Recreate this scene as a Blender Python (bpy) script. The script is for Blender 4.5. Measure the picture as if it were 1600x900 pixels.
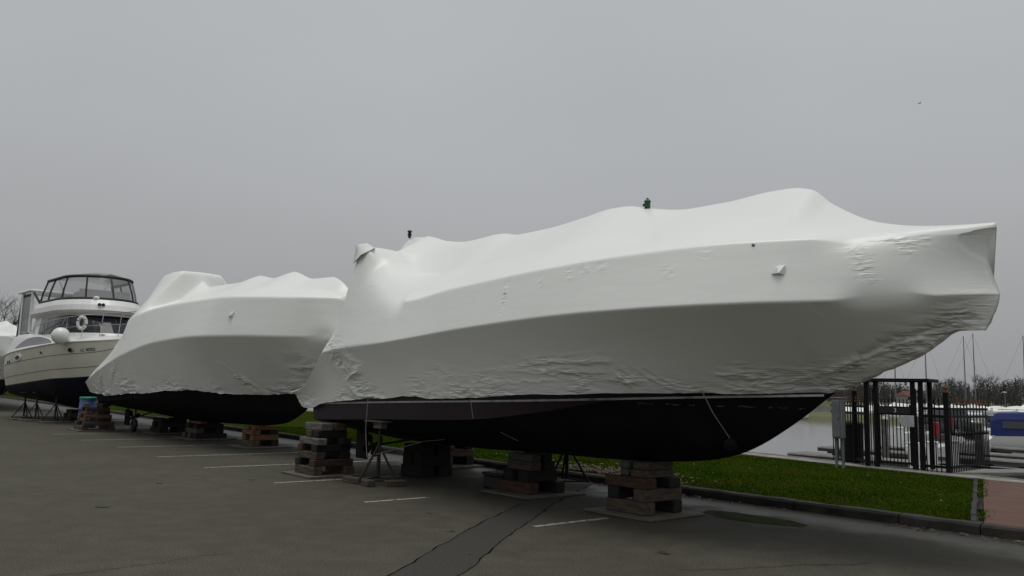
import bpy, bmesh, math, random
import numpy as np
from mathutils import Matrix, Vector

for o in list(bpy.data.objects):
    bpy.data.objects.remove(o)
random.seed(7)
RNG = np.random.default_rng(7)
SC = bpy.context.scene
COL = SC.collection
R = math.radians

# ------------------------------------------------------------------ camera
PITCH = math.atan(160 / 1250.0)
ROLL = R(1.43)
cam_data = bpy.data.cameras.new('camera')
cam = bpy.data.objects.new('camera', cam_data)
COL.objects.link(cam)
fw = Vector((0, math.cos(PITCH), math.sin(PITCH)))
r0 = Vector((1, 0, 0))
u0 = Vector((0, -math.sin(PITCH), math.cos(PITCH)))
cr = math.cos(ROLL) * r0 + math.sin(ROLL) * u0
cu = -math.sin(ROLL) * r0 + math.cos(ROLL) * u0
cam.matrix_world = Matrix(((cr.x, cu.x, -fw.x, 0), (cr.y, cu.y, -fw.y, 0), (cr.z, cu.z, -fw.z, 1.6), (0, 0, 0, 1)))
cam_data.sensor_width = 36
cam_data.lens = 1250 / 1600 * 36
cam_data.clip_end = 4000
cam_data.clip_start = 0.05
SC.camera = cam

# ------------------------------------------------------------------ sky and light
SUN_ELEV, SUN_AZ = R(84), R(228)          # compass-like: direction the light comes from
world = bpy.data.worlds.new('World')
SC.world = world
world.use_nodes = True
nt = world.node_tree
nt.nodes.clear()
N = nt.nodes.new
out = N('ShaderNodeOutputWorld')
bg = N('ShaderNodeBackground')
bg.inputs['Strength'].default_value = 0.1
sky = N('ShaderNodeTexSky')
sky.sky_type = 'NISHITA'
sky.sun_disc = False
sky.sun_elevation = SUN_ELEV
sky.sun_rotation = SUN_AZ
sky.dust_density = 4
hs = N('ShaderNodeHueSaturation')
hs.inputs['Saturation'].default_value = 0.25
tc = N('ShaderNodeTexCoord')
sep = N('ShaderNodeSeparateXYZ')
nt.links.new(tc.outputs['Generated'], sep.inputs[0])
ramp = N('ShaderNodeValToRGB')            # overcast layer: dimmer towards the horizon, brighter overhead
ce = ramp.color_ramp.elements
ce[0].position = 0.0
ce[0].color = (0.305, 0.307, 0.313, 1)
ce[1].position = 1.0
ce[1].color = (0.72, 0.74, 0.76, 1)
for p, c in ((0.10, (0.345, 0.35, 0.358)), (0.28, (0.415, 0.428, 0.444)), (0.5, (0.46, 0.48, 0.495))):
    e = ce.new(p)
    e.color = (*c, 1)
nt.links.new(sep.outputs['Z'], ramp.inputs[0])
noi = N('ShaderNodeTexNoise')
noi.inputs['Scale'].default_value = 1.6
noi.inputs['Detail'].default_value = 3
noi.inputs['Roughness'].default_value = 0.5
mp = N('ShaderNodeMapping')
mp.inputs['Scale'].default_value = (1, 1, 2.2)
nt.links.new(tc.outputs['Generated'], mp.inputs[0])
nt.links.new(mp.outputs[0], noi.inputs['Vector'])
mr = N('ShaderNodeMapRange')
mr.inputs['From Min'].default_value = 0.3
mr.inputs['From Max'].default_value = 0.7
mr.inputs['To Min'].default_value = 9.5
mr.inputs['To Max'].default_value = 10.5
nt.links.new(noi.outputs['Fac'], mr.inputs['Value'])
mul = N('ShaderNodeVectorMath')
mul.operation = 'SCALE'
nt.links.new(ramp.outputs[0], mul.inputs[0])
nt.links.new(mr.outputs[0], mul.inputs['Scale'])
mix = N('ShaderNodeMix')
mix.data_type = 'RGBA'
mix.inputs['Factor'].default_value = 0.96
nt.links.new(sky.outputs[0], hs.inputs['Color'])
nt.links.new(hs.outputs[0], mix.inputs['A'])
nt.links.new(mul.outputs[0], mix.inputs['B'])
nt.links.new(mix.outputs['Result'], bg.inputs['Color'])
nt.links.new(bg.outputs[0], out.inputs[0])

sun_d = bpy.data.lights.new('sun', 'SUN')
sun_d.energy = 1.05
sun_d.angle = R(32)
sun_d.color = (1.0, 0.985, 0.96)
sun = bpy.data.objects.new('sun', sun_d)
COL.objects.link(sun)
sdir = Vector((math.sin(SUN_AZ) * math.cos(SUN_ELEV), math.cos(SUN_AZ) * math.cos(SUN_ELEV), math.sin(SUN_ELEV)))
sun.rotation_euler = sdir.to_track_quat('Z', 'Y').to_euler()

vs = SC.view_settings
vs.view_transform = 'Standard'
vs.look = 'None'
vs.exposure = 0.0
vs.gamma = 1.0
vs.use_curve_mapping = False

# ------------------------------------------------------------------ materials
def M(name, col, rough=0.6, col2=None, scale=6.0, detail=6, bump=0.0, bscale=None, metal=0.0, spec=0.5,
      stretch=None, lo=0.35, hi=0.65, rough2=None, world=False, extra=None):
    m = bpy.data.materials.get(name)
    if m:
        return m
    m = bpy.data.materials.new(name)
    m.use_nodes = True
    t = m.node_tree
    b = t.nodes['Principled BSDF']
    b.inputs['Roughness'].default_value = rough
    b.inputs['Metallic'].default_value = metal
    b.inputs['Specular IOR Level'].default_value = spec
    co = t.nodes.new('ShaderNodeTexCoord')
    if world:
        geo = t.nodes.new('ShaderNodeNewGeometry')
        src = geo.outputs['Position']
    else:
        src = co.outputs['Object']
    if stretch:
        mpn = t.nodes.new('ShaderNodeMapping')
        mpn.inputs['Scale'].default_value = stretch
        t.links.new(src, mpn.inputs[0])
        src = mpn.outputs[0]
    n = t.nodes.new('ShaderNodeTexNoise')
    n.inputs['Scale'].default_value = scale
    n.inputs['Detail'].default_value = detail
    t.links.new(src, n.inputs['Vector'])
    rp = t.nodes.new('ShaderNodeMapRange')
    rp.inputs['From Min'].default_value = lo
    rp.inputs['From Max'].default_value = hi
    t.links.new(n.outputs['Fac'], rp.inputs['Value'])
    mx = t.nodes.new('ShaderNodeMix')
    mx.data_type = 'RGBA'
    if col2 is None:
        col2 = tuple(c * 0.78 for c in col)
    mx.inputs['A'].default_value = (*col, 1)
    mx.inputs['B'].default_value = (*col2, 1)
    t.links.new(rp.outputs[0], mx.inputs['Factor'])
    t.links.new(mx.outputs['Result'], b.inputs['Base Color'])
    if rough2 is not None:
        rr = t.nodes.new('ShaderNodeMapRange')
        rr.inputs['To Min'].default_value = rough
        rr.inputs['To Max'].default_value = rough2
        t.links.new(rp.outputs[0], rr.inputs['Value'])
        t.links.new(rr.outputs[0], b.inputs['Roughness'])
    if bump:
        bn = t.nodes.new('ShaderNodeTexNoise')
        bn.inputs['Scale'].default_value = bscale or scale * 4
        bn.inputs['Detail'].default_value = 4
        t.links.new(src, bn.inputs['Vector'])
        bp = t.nodes.new('ShaderNodeBump')
        bp.inputs['Strength'].default_value = bump
        bp.inputs['Distance'].default_value = 0.01
        t.links.new(bn.outputs['Fac'], bp.inputs['Height'])
        t.links.new(bp.outputs[0], b.inputs['Normal'])
    if extra:
        extra(t, b, src, mx)
    return m

def asphalt_extra(t, b, src, mx):
    """aggregate speckle, oil stains and the wet band that follows the kerb"""
    L = t.links.new
    geo = t.nodes.new('ShaderNodeNewGeometry')
    sp = t.nodes.new('ShaderNodeTexNoise')
    sp.inputs['Scale'].default_value = 62
    sp.inputs['Detail'].default_value = 2
    L(geo.outputs['Position'], sp.inputs['Vector'])
    spr = t.nodes.new('ShaderNodeMapRange')
    spr.inputs['From Min'].default_value = 0.3
    spr.inputs['From Max'].default_value = 0.7
    spr.inputs['To Min'].default_value = 0.45
    spr.inputs['To Max'].default_value = 1.55
    L(sp.outputs['Fac'], spr.inputs['Value'])
    big = t.nodes.new('ShaderNodeTexNoise')
    big.inputs['Scale'].default_value = 0.5
    big.inputs['Detail'].default_value = 5
    L(geo.outputs['Position'], big.inputs['Vector'])
    bgr = t.nodes.new('ShaderNodeMapRange')
    bgr.inputs['From Min'].default_value = 0.3
    bgr.inputs['From Max'].default_value = 0.7
    bgr.inputs['To Min'].default_value = 0.9
    bgr.inputs['To Max'].default_value = 1.1
    L(big.outputs['Fac'], bgr.inputs['Value'])
    # distance from kerb line (dot product) -> wetness
    dt = t.nodes.new('ShaderNodeVectorMath')
    dt.operation = 'DOT_PRODUCT'
    dt.inputs[1].default_value = (0.755, 0.656, 0)
    L(geo.outputs['Position'], dt.inputs[0])
    wn = t.nodes.new('ShaderNodeTexNoise')
    wn.inputs['Scale'].default_value = 0.9
    wn.inputs['Detail'].default_value = 4
    L(geo.outputs['Position'], wn.inputs['Vector'])
    ad = t.nodes.new('ShaderNodeMath')
    ad.operation = 'MULTIPLY_ADD'
    ad.inputs[1].default_value = 2.4
    L(wn.outputs['Fac'], ad.inputs[0])
    L(dt.outputs['Value'], ad.inputs[2])
    wet = t.nodes.new('ShaderNodeMapRange')
    wet.interpolation_type = 'SMOOTHSTEP'
    wet.inputs['From Min'].default_value = 8.3
    wet.inputs['From Max'].default_value = 10.4
    L(ad.outputs[0], wet.inputs['Value'])
    m1 = t.nodes.new('ShaderNodeMath')
    m1.operation = 'MULTIPLY'
    L(spr.outputs[0], m1.inputs[0])
    L(bgr.outputs[0], m1.inputs[1])
    wd = t.nodes.new('ShaderNodeMapRange')
    wd.inputs['To Min'].default_value = 1.0
    wd.inputs['To Max'].default_value = 0.5
    L(wet.outputs[0], wd.inputs['Value'])
    m2 = t.nodes.new('ShaderNodeMath')
    m2.operation = 'MULTIPLY'
    L(m1.outputs[0], m2.inputs[0])
    L(wd.outputs[0], m2.inputs[1])
    sc = t.nodes.new('ShaderNodeVectorMath')
    sc.operation = 'SCALE'
    L(mx.outputs['Result'], sc.inputs[0])
    L(m2.outputs[0], sc.inputs['Scale'])
    L(sc.outputs[0], b.inputs['Base Color'])
    ro = t.nodes.new('ShaderNodeMapRange')
    ro.inputs['To Min'].default_value = 0.85
    ro.inputs['To Max'].default_value = 0.42
    wet2 = t.nodes.new('ShaderNodeMapRange')
    wet2.interpolation_type = 'SMOOTHSTEP'
    wet2.inputs['From Min'].default_value = 10.5
    wet2.inputs['From Max'].default_value = 11.4
    L(ad.outputs[0], wet2.inputs['Value'])
    L(wet2.outputs[0], ro.inputs['Value'])
    L(ro.outputs[0], b.inputs['Roughness'])

def wrap_extra(t, b, src, mx):
    """taut film with sharp crumples where it has been bunched (mesh attribute 'crumple')"""
    L = t.links.new
    at = t.nodes.new('ShaderNodeAttribute')
    at.attribute_name = 'crumple'
    mpn = t.nodes.new('ShaderNodeMapping')
    mpn.inputs['Scale'].default_value = (0.8, 0.8, 3.2)
    L(src, mpn.inputs[0])
    d = t.nodes.new('ShaderNodeTexNoise')
    d.inputs['Scale'].default_value = 5
    d.inputs['Detail'].default_value = 2
    L(mpn.outputs[0], d.inputs['Vector'])
    ds = t.nodes.new('ShaderNodeVectorMath')
    ds.operation = 'MULTIPLY_ADD'
    ds.inputs[1].default_value = (0.25, 0.25, 0.25)
    L(d.outputs['Color'], ds.inputs[0])
    L(mpn.outputs[0], ds.inputs[2])
    hs_ = []
    for sc, am, rot in ((2.3, 1.0, 0.12), (3.4, 0.7, 0.75), (2.8, 0.8, -0.7)):
        mq = t.nodes.new('ShaderNodeMapping')
        mq.inputs['Rotation'].default_value = (0, rot, 0)
        mq.inputs['Scale'].default_value = (0.8, 0.8, 1.1)
        mq.inputs['Location'].default_value = (rot * 7, 0, 0)
        L(ds.outputs[0], mq.inputs[0])
        v = t.nodes.new('ShaderNodeTexNoise')
        v.inputs['Scale'].default_value = sc
        v.inputs['Detail'].default_value = 1
        L(mq.outputs[0], v.inputs['Vector'])
        prev = v.outputs['Fac']
        for op, val in (('SUBTRACT', 0.5), ('ABSOLUTE', None), ('MULTIPLY', 15.0), ('SUBTRACT', 1.0), ('MULTIPLY', -1.0), ('MAXIMUM', 0.0), ('MULTIPLY', am)):
            k_ = t.nodes.new('ShaderNodeMath')
            k_.operation = op
            L(prev, k_.inputs[0])
            if val is not None:
                k_.inputs[1].default_value = val
            prev = k_.outputs[0]
        hs_.append(k_)
    for sc, am in ((6.0, 0.55),):
        v = t.nodes.new('ShaderNodeTexVoronoi')
        v.feature = 'F1'
        v.inputs['Scale'].default_value = sc
        L(ds.outputs[0], v.inputs['Vector'])
        m_ = t.nodes.new('ShaderNodeMath')
        m_.operation = 'MULTIPLY'
        m_.inputs[1].default_value = am
        L(v.outputs['Distance'], m_.inputs[0])
        hs_.append(m_)
    ad = hs_[0]
    for k_ in hs_[1:]:
        a2 = t.nodes.new('ShaderNodeMath')
        L(ad.outputs[0], a2.inputs[0])
        L(k_.outputs[0], a2.inputs[1])
        ad = a2
    mu = t.nodes.new('ShaderNodeMath')
    mu.operation = 'MULTIPLY'
    L(ad.outputs[0], mu.inputs[0])
    L(at.outputs['Fac'], mu.inputs[1])
    bp = t.nodes.new('ShaderNodeBump')
    bp.inputs['Strength'].default_value = 1.0
    bp.inputs['Distance'].default_value = 0.0085
    L(mu.outputs[0], bp.inputs['Height'])
    w = t.nodes.new('ShaderNodeTexNoise')
    w.inputs['Scale'].default_value = 1.3
    w.inputs['Detail'].default_value = 2
    L(mpn.outputs[0], w.inputs['Vector'])
    bp2 = t.nodes.new('ShaderNodeBump')
    bp2.inputs['Strength'].default_value = 0.12
    bp2.inputs['Distance'].default_value = 0.05
    L(w.outputs['Fac'], bp2.inputs['Height'])
    L(bp.outputs[0], bp2.inputs['Normal'])
    L(bp2.outputs[0], b.inputs['Normal'])

MAT = dict(
    asphalt=M('asphalt', (0.076, 0.070, 0.052), 0.85, (0.062, 0.057, 0.042), scale=3, bump=0.35, bscale=120, world=True, spec=0.2, extra=asphalt_extra),
    patch=M('patched asphalt', (0.066, 0.063, 0.056), 0.9, (0.038, 0.036, 0.032), scale=55, detail=3, bump=0.4, bscale=110, world=True, spec=0.15),
    crack=M('crack filler', (0.012, 0.012, 0.011), 0.9, scale=20, spec=0.0),
    line=M('worn white line paint', (0.34, 0.34, 0.31), 0.78, (0.085, 0.082, 0.07), scale=14, lo=0.5, hi=0.62, world=True, bump=0.2, bscale=100),
    kerb=M('old kerb concrete', (0.034, 0.031, 0.026), 0.88, (0.011, 0.010, 0.009), scale=3, bump=0.5, bscale=40, world=True),
    concrete=M('pale path concrete', (0.27, 0.25, 0.22), 0.85, (0.17, 0.165, 0.14), scale=2.5, bump=0.4, bscale=40, world=True),
    seawall=M('weathered seawall timber', (0.16, 0.15, 0.14), 0.85, (0.07, 0.068, 0.06), scale=3, bump=0.5, world=True),
    brickpath=M('red clay paving', (0.115, 0.056, 0.038), 0.9, (0.085, 0.042, 0.030), scale=3, bump=0.5, bscale=60, world=True),
    soil=M('lawn soil', (0.018, 0.036, 0.003), 0.95, (0.03, 0.036, 0.008), scale=1.3, spec=0.0, bump=0.6, bscale=30, world=True),
    grass=M('grass blade', (0.023, 0.060, 0.0015), 0.9, (0.052, 0.076, 0.004), scale=0.9, world=True, spec=0.0),
    daisy=M('daisy petal', (0.75, 0.75, 0.70), 0.7),
    leaf=M('fallen brown leaf', (0.11, 0.062, 0.038), 0.7, (0.04, 0.024, 0.016), scale=4, world=True),
    leafdark=M('wet dark leaf', (0.025, 0.018, 0.012), 0.5, scale=20),
    water=M('harbour water', (0.10, 0.105, 0.105), 0.10, (0.08, 0.085, 0.085), scale=0.2, bump=0.25, bscale=1.2, world=True, stretch=(1, 0.35, 1), spec=0.8),
    puddlegreen=M('painted puddle reflection', (0.028, 0.040, 0.006), 0.9, (0.014, 0.018, 0.005), scale=6, world=True, spec=0.05, bump=0.5),  # matte green standing in for what the puddle mirrors
    puddle=M('puddle water', (0.012, 0.012, 0.011), 0.05, scale=2, world=True, spec=0.6),
    wrap=M('white shrink film', (0.82, 0.83, 0.785), 0.28, (0.80, 0.81, 0.765), scale=0.8, spec=0.45, extra=wrap_extra),
    tape=M('white film tape', (0.82, 0.82, 0.80), 0.3),
    hullpurple=M('plum antifouling', (0.026, 0.013, 0.024), 0.55, (0.018, 0.009, 0.017), scale=2.5, lo=0.3, hi=0.7, bump=0.15),
    hullblack=M('black antifouling', (0.006, 0.006, 0.007), 0.7, (0.016, 0.014, 0.016), scale=1.6, detail=8, lo=0.42, hi=0.72, bump=0.25, spec=0.2),
    hullnavy=M('navy antifouling', (0.005, 0.006, 0.013), 0.7, (0.008, 0.009, 0.016), scale=2, bump=0.15, spec=0.15),
    stripe=M('white boot stripe', (0.5, 0.49, 0.5), 0.4, (0.2, 0.19, 0.2), scale=7, lo=0.5, hi=0.75),
    scuff=M('scuffed waterline', (0.10, 0.095, 0.10), 0.6, (0.02, 0.02, 0.02), scale=18, lo=0.4, hi=0.6),
    gelcoat=M('cream gelcoat', (0.68, 0.66, 0.56), 0.22, (0.63, 0.61, 0.52), scale=1.2),
    whitegel=M('white gelcoat', (0.80, 0.80, 0.77), 0.25, (0.74, 0.74, 0.71), scale=1.5),
    glassdark=M('smoked glass', (0.010, 0.010, 0.016), 0.12, spec=0.25),
    glassgrey=M('grey tinted window', (0.075, 0.08, 0.085), 0.14, spec=0.35),
    blacktrim=M('black canvas trim', (0.012, 0.012, 0.014), 0.6),
    navycloth=M('dark navy cloth', (0.02, 0.022, 0.03), 0.7),
    bluecloth=M('blue canvas', (0.013, 0.025, 0.14), 0.8, (0.010, 0.02, 0.11), scale=3, bump=0.3),
    steel=M('stainless tube', (0.62, 0.62, 0.62), 0.25, metal=1.0),
    galv=M('galvanised cabinet grey', (0.20, 0.215, 0.225), 0.5, (0.15, 0.16, 0.17), scale=4, metal=0.2),
    blackiron=M('black painted iron', (0.005, 0.005, 0.006), 0.6, (0.010, 0.008, 0.007), scale=5, lo=0.55, hi=0.75, spec=0.2),
    rustiron=M('rusty orange iron', (0.17, 0.07, 0.03), 0.7, (0.06, 0.025, 0.012), scale=14),
    ruststand=M('rusty dark steel', (0.024, 0.015, 0.012), 0.75, (0.010, 0.007, 0.006), scale=9),
    wood_grey=M('grey weathered timber', (0.088, 0.066, 0.045), 0.9, (0.036, 0.027, 0.019), scale=4, stretch=(1, 7, 7), bump=0.5),
    wood_pale=M('pale weathered timber', (0.17, 0.155, 0.135), 0.9, (0.08, 0.072, 0.062), scale=4, stretch=(1, 7, 7), bump=0.5),
    wood_red=M('red brown timber', (0.066, 0.031, 0.018), 0.9, (0.028, 0.014, 0.009), scale=4, stretch=(1, 7, 7), bump=0.5),
    wood_orange=M('orange brown timber', (0.17, 0.078, 0.030), 0.85, (0.085, 0.04, 0.018), scale=4, stretch=(1, 7, 7), bump=0.5),
    wood_dark=M('dark oily timber', (0.014, 0.011, 0.009), 0.9, (0.007, 0.006, 0.005), scale=4, stretch=(1, 7, 7), bump=0.5),
    wood_green=M('green stained timber', (0.075, 0.088, 0.07), 0.9, (0.038, 0.044, 0.035), scale=6, stretch=(1, 5, 5), bump=0.5),
    plywood=M('weathered plywood', (0.12, 0.105, 0.08), 0.88, (0.075, 0.066, 0.052), scale=3, stretch=(1, 5, 1), bump=0.3),
    rope=M('pale rope', (0.30, 0.285, 0.25), 0.85),
    rubber=M('black rubber', (0.012, 0.012, 0.012), 0.6),
    greenvent=M('green plastic cap', (0.016, 0.085, 0.045), 0.4),
    bluedrum=M('blue plastic drum', (0.03, 0.075, 0.23), 0.45),
    greenlid=M('teal green lid', (0.03, 0.25, 0.18), 0.45),
    red=M('red painted box', (0.32, 0.02, 0.02), 0.45),
    signwhite=M('white sign plate', (0.52, 0.53, 0.55), 0.5),
    signblack=M('black sign plate', (0.015, 0.015, 0.017), 0.5),
    dockwood=M('grey dock boards', (0.20, 0.19, 0.17), 0.85, (0.12, 0.115, 0.10), scale=1.5, bump=0.4, world=True),
    dockdark=M('dark dock fascia', (0.045, 0.042, 0.037), 0.85, (0.075, 0.07, 0.06), scale=1.5, world=True),
    dockedge=M('pale rubbing strip', (0.46, 0.45, 0.42), 0.7, (0.3, 0.29, 0.27), scale=2, world=True),
    bark=M('grey brown bark', (0.050, 0.042, 0.035), 0.9, (0.032, 0.027, 0.022), scale=3),
    twig=M('winter twigs', (0.090, 0.085, 0.076), 0.9, (0.062, 0.058, 0.052), scale=0.15, world=True),  # greyed so the distant crowns carry the haze in their colour
    conifer=M('dark conifer needles', (0.034, 0.040, 0.030), 0.9, (0.048, 0.054, 0.042), scale=0.3, world=True),
    bank=M('dry winter bank', (0.13, 0.13, 0.060), 0.95, (0.085, 0.095, 0.045), scale=0.06, world=True),
    roofred=M('red roof tiles', (0.15, 0.05, 0.04), 0.8),
    brickwall=M('far house wall', (0.3, 0.27, 0.24), 0.8),
    lampwhite=M('white lamp head', (0.7, 0.7, 0.7), 0.4),
    letter=M('dark vinyl lettering', (0.02, 0.02, 0.022), 0.5),
    letterwhite=M('white numeral', (0.75, 0.75, 0.75), 0.5),
    bird=M('dark feathers', (0.03, 0.03, 0.03), 0.8),
)

def clear_mat(name, col, alpha):
    m = bpy.data.materials.new(name)
    m.use_nodes = True
    b = m.node_tree.nodes['Principled BSDF']
    b.inputs['Base Color'].default_value = (*col, 1)
    b.inputs['Roughness'].default_value = 0.12
    b.inputs['Alpha'].default_value = alpha
    return m
MAT['clear'] = clear_mat('clear vinyl window', (0.22, 0.225, 0.22), 0.42)
MAT['smoke'] = clear_mat('smoked acrylic panel', (0.13, 0.135, 0.135), 0.7)

# ------------------------------------------------------------------ helpers
class MB:
    """collects shapes for one mesh"""
    def __init__(s):
        s.v, s.f, s.m = [], [], []
        s.mi = 0
    def add(s, vs_, fs):
        o = len(s.v)
        s.v += [tuple(float(c) for c in p) for p in vs_]
        for q in fs:
            s.f.append(tuple(i + o for i in q))
            s.m.append(s.mi)
        return s
    def box(s, c, d, ax=None, ch=0.0):
        """box centred c, size d, axes ax (3 vectors), chamfer ch"""
        c = Vector(c)
        ax = ax or (Vector((1, 0, 0)), Vector((0, 1, 0)), Vector((0, 0, 1)))
        h = [x / 2 for x in d]
        if ch <= 0:
            P = []
            for i in (-1, 1):
                for j in (-1, 1):
                    for k in (-1, 1):
                        P.append(c + ax[0] * (i * h[0]) + ax[1] * (j * h[1]) + ax[2] * (k * h[2]))
            s.add(P, [(0, 1, 3, 2), (4, 6, 7, 5), (0, 4, 5, 1), (2, 3, 7, 6), (0, 2, 6, 4), (1, 5, 7, 3)])
        else:
            P, idx = [], {}
            for i in (-1, 1):
                for j in (-1, 1):
                    for k in (-1, 1):
                        for a in range(3):
                            e = [h[0] - ch, h[1] - ch, h[2] - ch]
                            e[a] = h[a]
                            idx[(i, j, k, a)] = len(P)
                            P.append(c + ax[0] * (i * e[0]) + ax[1] * (j * e[1]) + ax[2] * (k * e[2]))
            F = []
            for a in range(3):
                b, d_ = (a + 1) % 3, (a + 2) % 3
                for sg in (-1, 1):
                    ring = []
                    for (p, q) in ((-1, -1), (1, -1), (1, 1), (-1, 1)):
                        k = [0, 0, 0]
                        k[a], k[b], k[d_] = sg, p, q
                        ring.append(idx[(*k, a)])
                    F.append(tuple(ring if sg > 0 else ring[::-1]))
                for p in (-1, 1):
                    for q in (-1, 1):
                        k0 = [0, 0, 0]
                        k0[b], k0[d_] = p, q
                        ka, kb = list(k0), list(k0)
                        ka[a], kb[a] = -1, 1
                        F.append((idx[(*ka, b)], idx[(*kb, b)], idx[(*kb, d_)], idx[(*ka, d_)]))
            for i in (-1, 1):
                for j in (-1, 1):
                    for k in (-1, 1):
                        F.append((idx[(i, j, k, 0)], idx[(i, j, k, 1)], idx[(i, j, k, 2)]))
            s.add(P, F)
        return s
    def tube(s, pts, r, n=8, close=False, r2=None, cap=True):
        pts = [Vector(p) for p in pts]
        rings = []
        L = len(pts)
        for i, p in enumerate(pts):
            a = pts[(i - 1) % L] if (close or i > 0) else p
            b = pts[(i + 1) % L] if (close or i < L - 1) else p
            d = (b - a)
            d = d.normalized() if d.length > 1e-9 else Vector((0, 0, 1))
            up = Vector((0, 0, 1)) if abs(d.z) < 0.95 else Vector((1, 0, 0))
            x = d.cross(up).normalized()
            y = x.cross(d).normalized()
            rr = r if r2 is None else r + (r2 - r) * i / max(1, L - 1)
            rings.append([p + x * (rr * math.cos(2 * math.pi * k / n)) + y * (rr * math.sin(2 * math.pi * k / n)) for k in range(n)])
        P = [q for g in rings for q in g]
        F = []
        for i in range(L if close else L - 1):
            j = (i + 1) % L
            for k in range(n):
                F.append((i * n + k, i * n + (k + 1) % n, j * n + (k + 1) % n, j * n + k))
        if cap and not close:
            F.append(tuple(range(n))[::-1])
            F.append(tuple((L - 1) * n + k for k in range(n)))
        return s.add(P, F)
    def lathe(s, c, prof, n=16, ax=None):
        """prof: list of (radius, height)"""
        c = Vector(c)
        ax = ax or (Vector((1, 0, 0)), Vector((0, 1, 0)), Vector((0, 0, 1)))
        P = []
        for (r, h) in prof:
            for k in range(n):
                a = 2 * math.pi * k / n
                P.append(c + ax[0] * (r * math.cos(a)) + ax[1] * (r * math.sin(a)) + ax[2] * h)
        F = []
        for i in range(len(prof) - 1):
            for k in range(n):
                F.append((i * n + k, i * n + (k + 1) % n, (i + 1) * n + (k + 1) % n, (i + 1) * n + k))
        F.append(tuple(range(n))[::-1])
        F.append(tuple((len(prof) - 1) * n + k for k in range(n)))
        return s.add(P, F)
    def grid(s, G):
        """G[i][j] array (a,b,3)"""
        a, b = len(G), len(G[0])
        P = [q for row in G for q in row]
        F = [(i * b + j, i * b + j + 1, (i + 1) * b + j + 1, (i + 1) * b + j) for i in range(a - 1) for j in range(b - 1)]
        return s.add(P, F)
    def prism(s, poly, z0, z1):
        """horizontal polygon extruded z0..z1"""
        n = len(poly)
        P = [(x, y, z0) for x, y in poly] + [(x, y, z1) for x, y in poly]
        F = [tuple(range(n))[::-1], tuple(range(n, 2 * n))]
        F += [(i, (i + 1) % n, n + (i + 1) % n, n + i) for i in range(n)]
        return s.add(P, F)
    def build(s, name, mat, parent=None, smooth=False, fix=True):
        me = bpy.data.meshes.new(name)
        me.from_pydata(s.v, [], s.f)
        for mm in (mat if isinstance(mat, (list, tuple)) else [mat]):
            me.materials.append(MAT[mm] if isinstance(mm, str) else mm)
        if any(s.m):
            me.polygons.foreach_set('material_index', s.m)
        if fix:
            bm = bmesh.new()
            bm.from_mesh(me)
            bmesh.ops.recalc_face_normals(bm, faces=bm.faces)
            bm.to_mesh(me)
            bm.free()
        if smooth:
            me.polygons.foreach_set('use_smooth', [True] * len(me.polygons))
        me.update()
        o = bpy.data.objects.new(name, me)
        COL.objects.link(o)
        if parent:
            o.parent = parent
        return o

def tag(o, label=None, cat=None, group=None, kind=None):
    if label: o['label'] = label
    if cat: o['category'] = cat
    if group: o['group'] = group
    if kind: o['kind'] = kind
    return o

def empty(name, loc=(0, 0, 0), rz=0.0, label=None, cat=None, group=None):
    o = bpy.data.objects.new(name, None)
    COL.objects.link(o)
    o.location = loc
    o.rotation_euler = (0, 0, rz)
    o.empty_display_size = 0.2
    return tag(o, label, cat, group)

def copy_tree(o, parent=None):
    c = o.copy()
    COL.objects.link(c)
    c.parent = parent
    for ch in list(o.children):
        copy_tree(ch, c)
    return c

def pchip(pts):
    """monotone cubic through (x, y) points, flat beyond the ends"""
    x = np.array([p[0] for p in pts], float)
    y = np.array([p[1] for p in pts], float)
    h = np.diff(x)
    d = np.diff(y) / h
    m = np.zeros(len(x))
    for i in range(1, len(x) - 1):
        if d[i - 1] * d[i] > 0:
            w1, w2 = 2 * h[i] + h[i - 1], h[i] + 2 * h[i - 1]
            m[i] = (w1 + w2) / (w1 / d[i - 1] + w2 / d[i])
    m[0], m[-1] = d[0], d[-1]
    def f(q):
        q = np.clip(np.asarray(q, float), x[0], x[-1])
        i = np.clip(np.searchsorted(x, q) - 1, 0, len(h) - 1)
        s = (q - x[i]) / h[i]
        return ((1 + 2 * s) * (1 - s) ** 2 * y[i] + s * (1 - s) ** 2 * h[i] * m[i]
                + s * s * (3 - 2 * s) * y[i + 1] + s * s * (s - 1) * h[i] * m[i + 1])
    return f

def rail(pts):
    """(t, w, z) control points -> functions w(t), z(t)"""
    return pchip([(p[0], p[1]) for p in pts]), pchip([(p[0], p[2]) for p in pts])

_perm = np.random.default_rng(3).random((64, 64))
def vnoise(a, b):
    """smooth value noise, arrays a,b -> 0..1"""
    a = np.asarray(a, float); b = np.asarray(b, float)
    i = np.floor(a).astype(int); j = np.floor(b).astype(int)
    u = a - i; v = b - j
    u = u * u * (3 - 2 * u); v = v * v * (3 - 2 * v)
    g = lambda p, q: _perm[p % 64, q % 64]
    return (g(i, j) * (1 - u) + g(i + 1, j) * u) * (1 - v) + (g(i, j + 1) * (1 - u) + g(i + 1, j + 1) * u) * v
def fbm(a, b, o=3):
    r = 0; amp = 0.5; tot = 0
    for k in range(o):
        r = r + amp * vnoise(a * 2 ** k + 13.7 * k, b * 2 ** k + 5.1 * k)
        tot += amp
        amp *= 0.5
    return r / tot
def ridged(a, b, o=2):
    r = 0; amp = 0.6; tot = 0
    for k in range(o):
        r = r + amp * (1 - np.abs(2 * vnoise(a * 2 ** k + 7.3 * k, b * 2 ** k + 3.9 * k) - 1)) ** 2
        tot += amp
        amp *= 0.5
    return r / tot
def sstep(a, b, x):
    s = np.clip((np.asarray(x, float) - a) / (b - a), 0, 1)
    return s * s * (3 - 2 * s)

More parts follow.
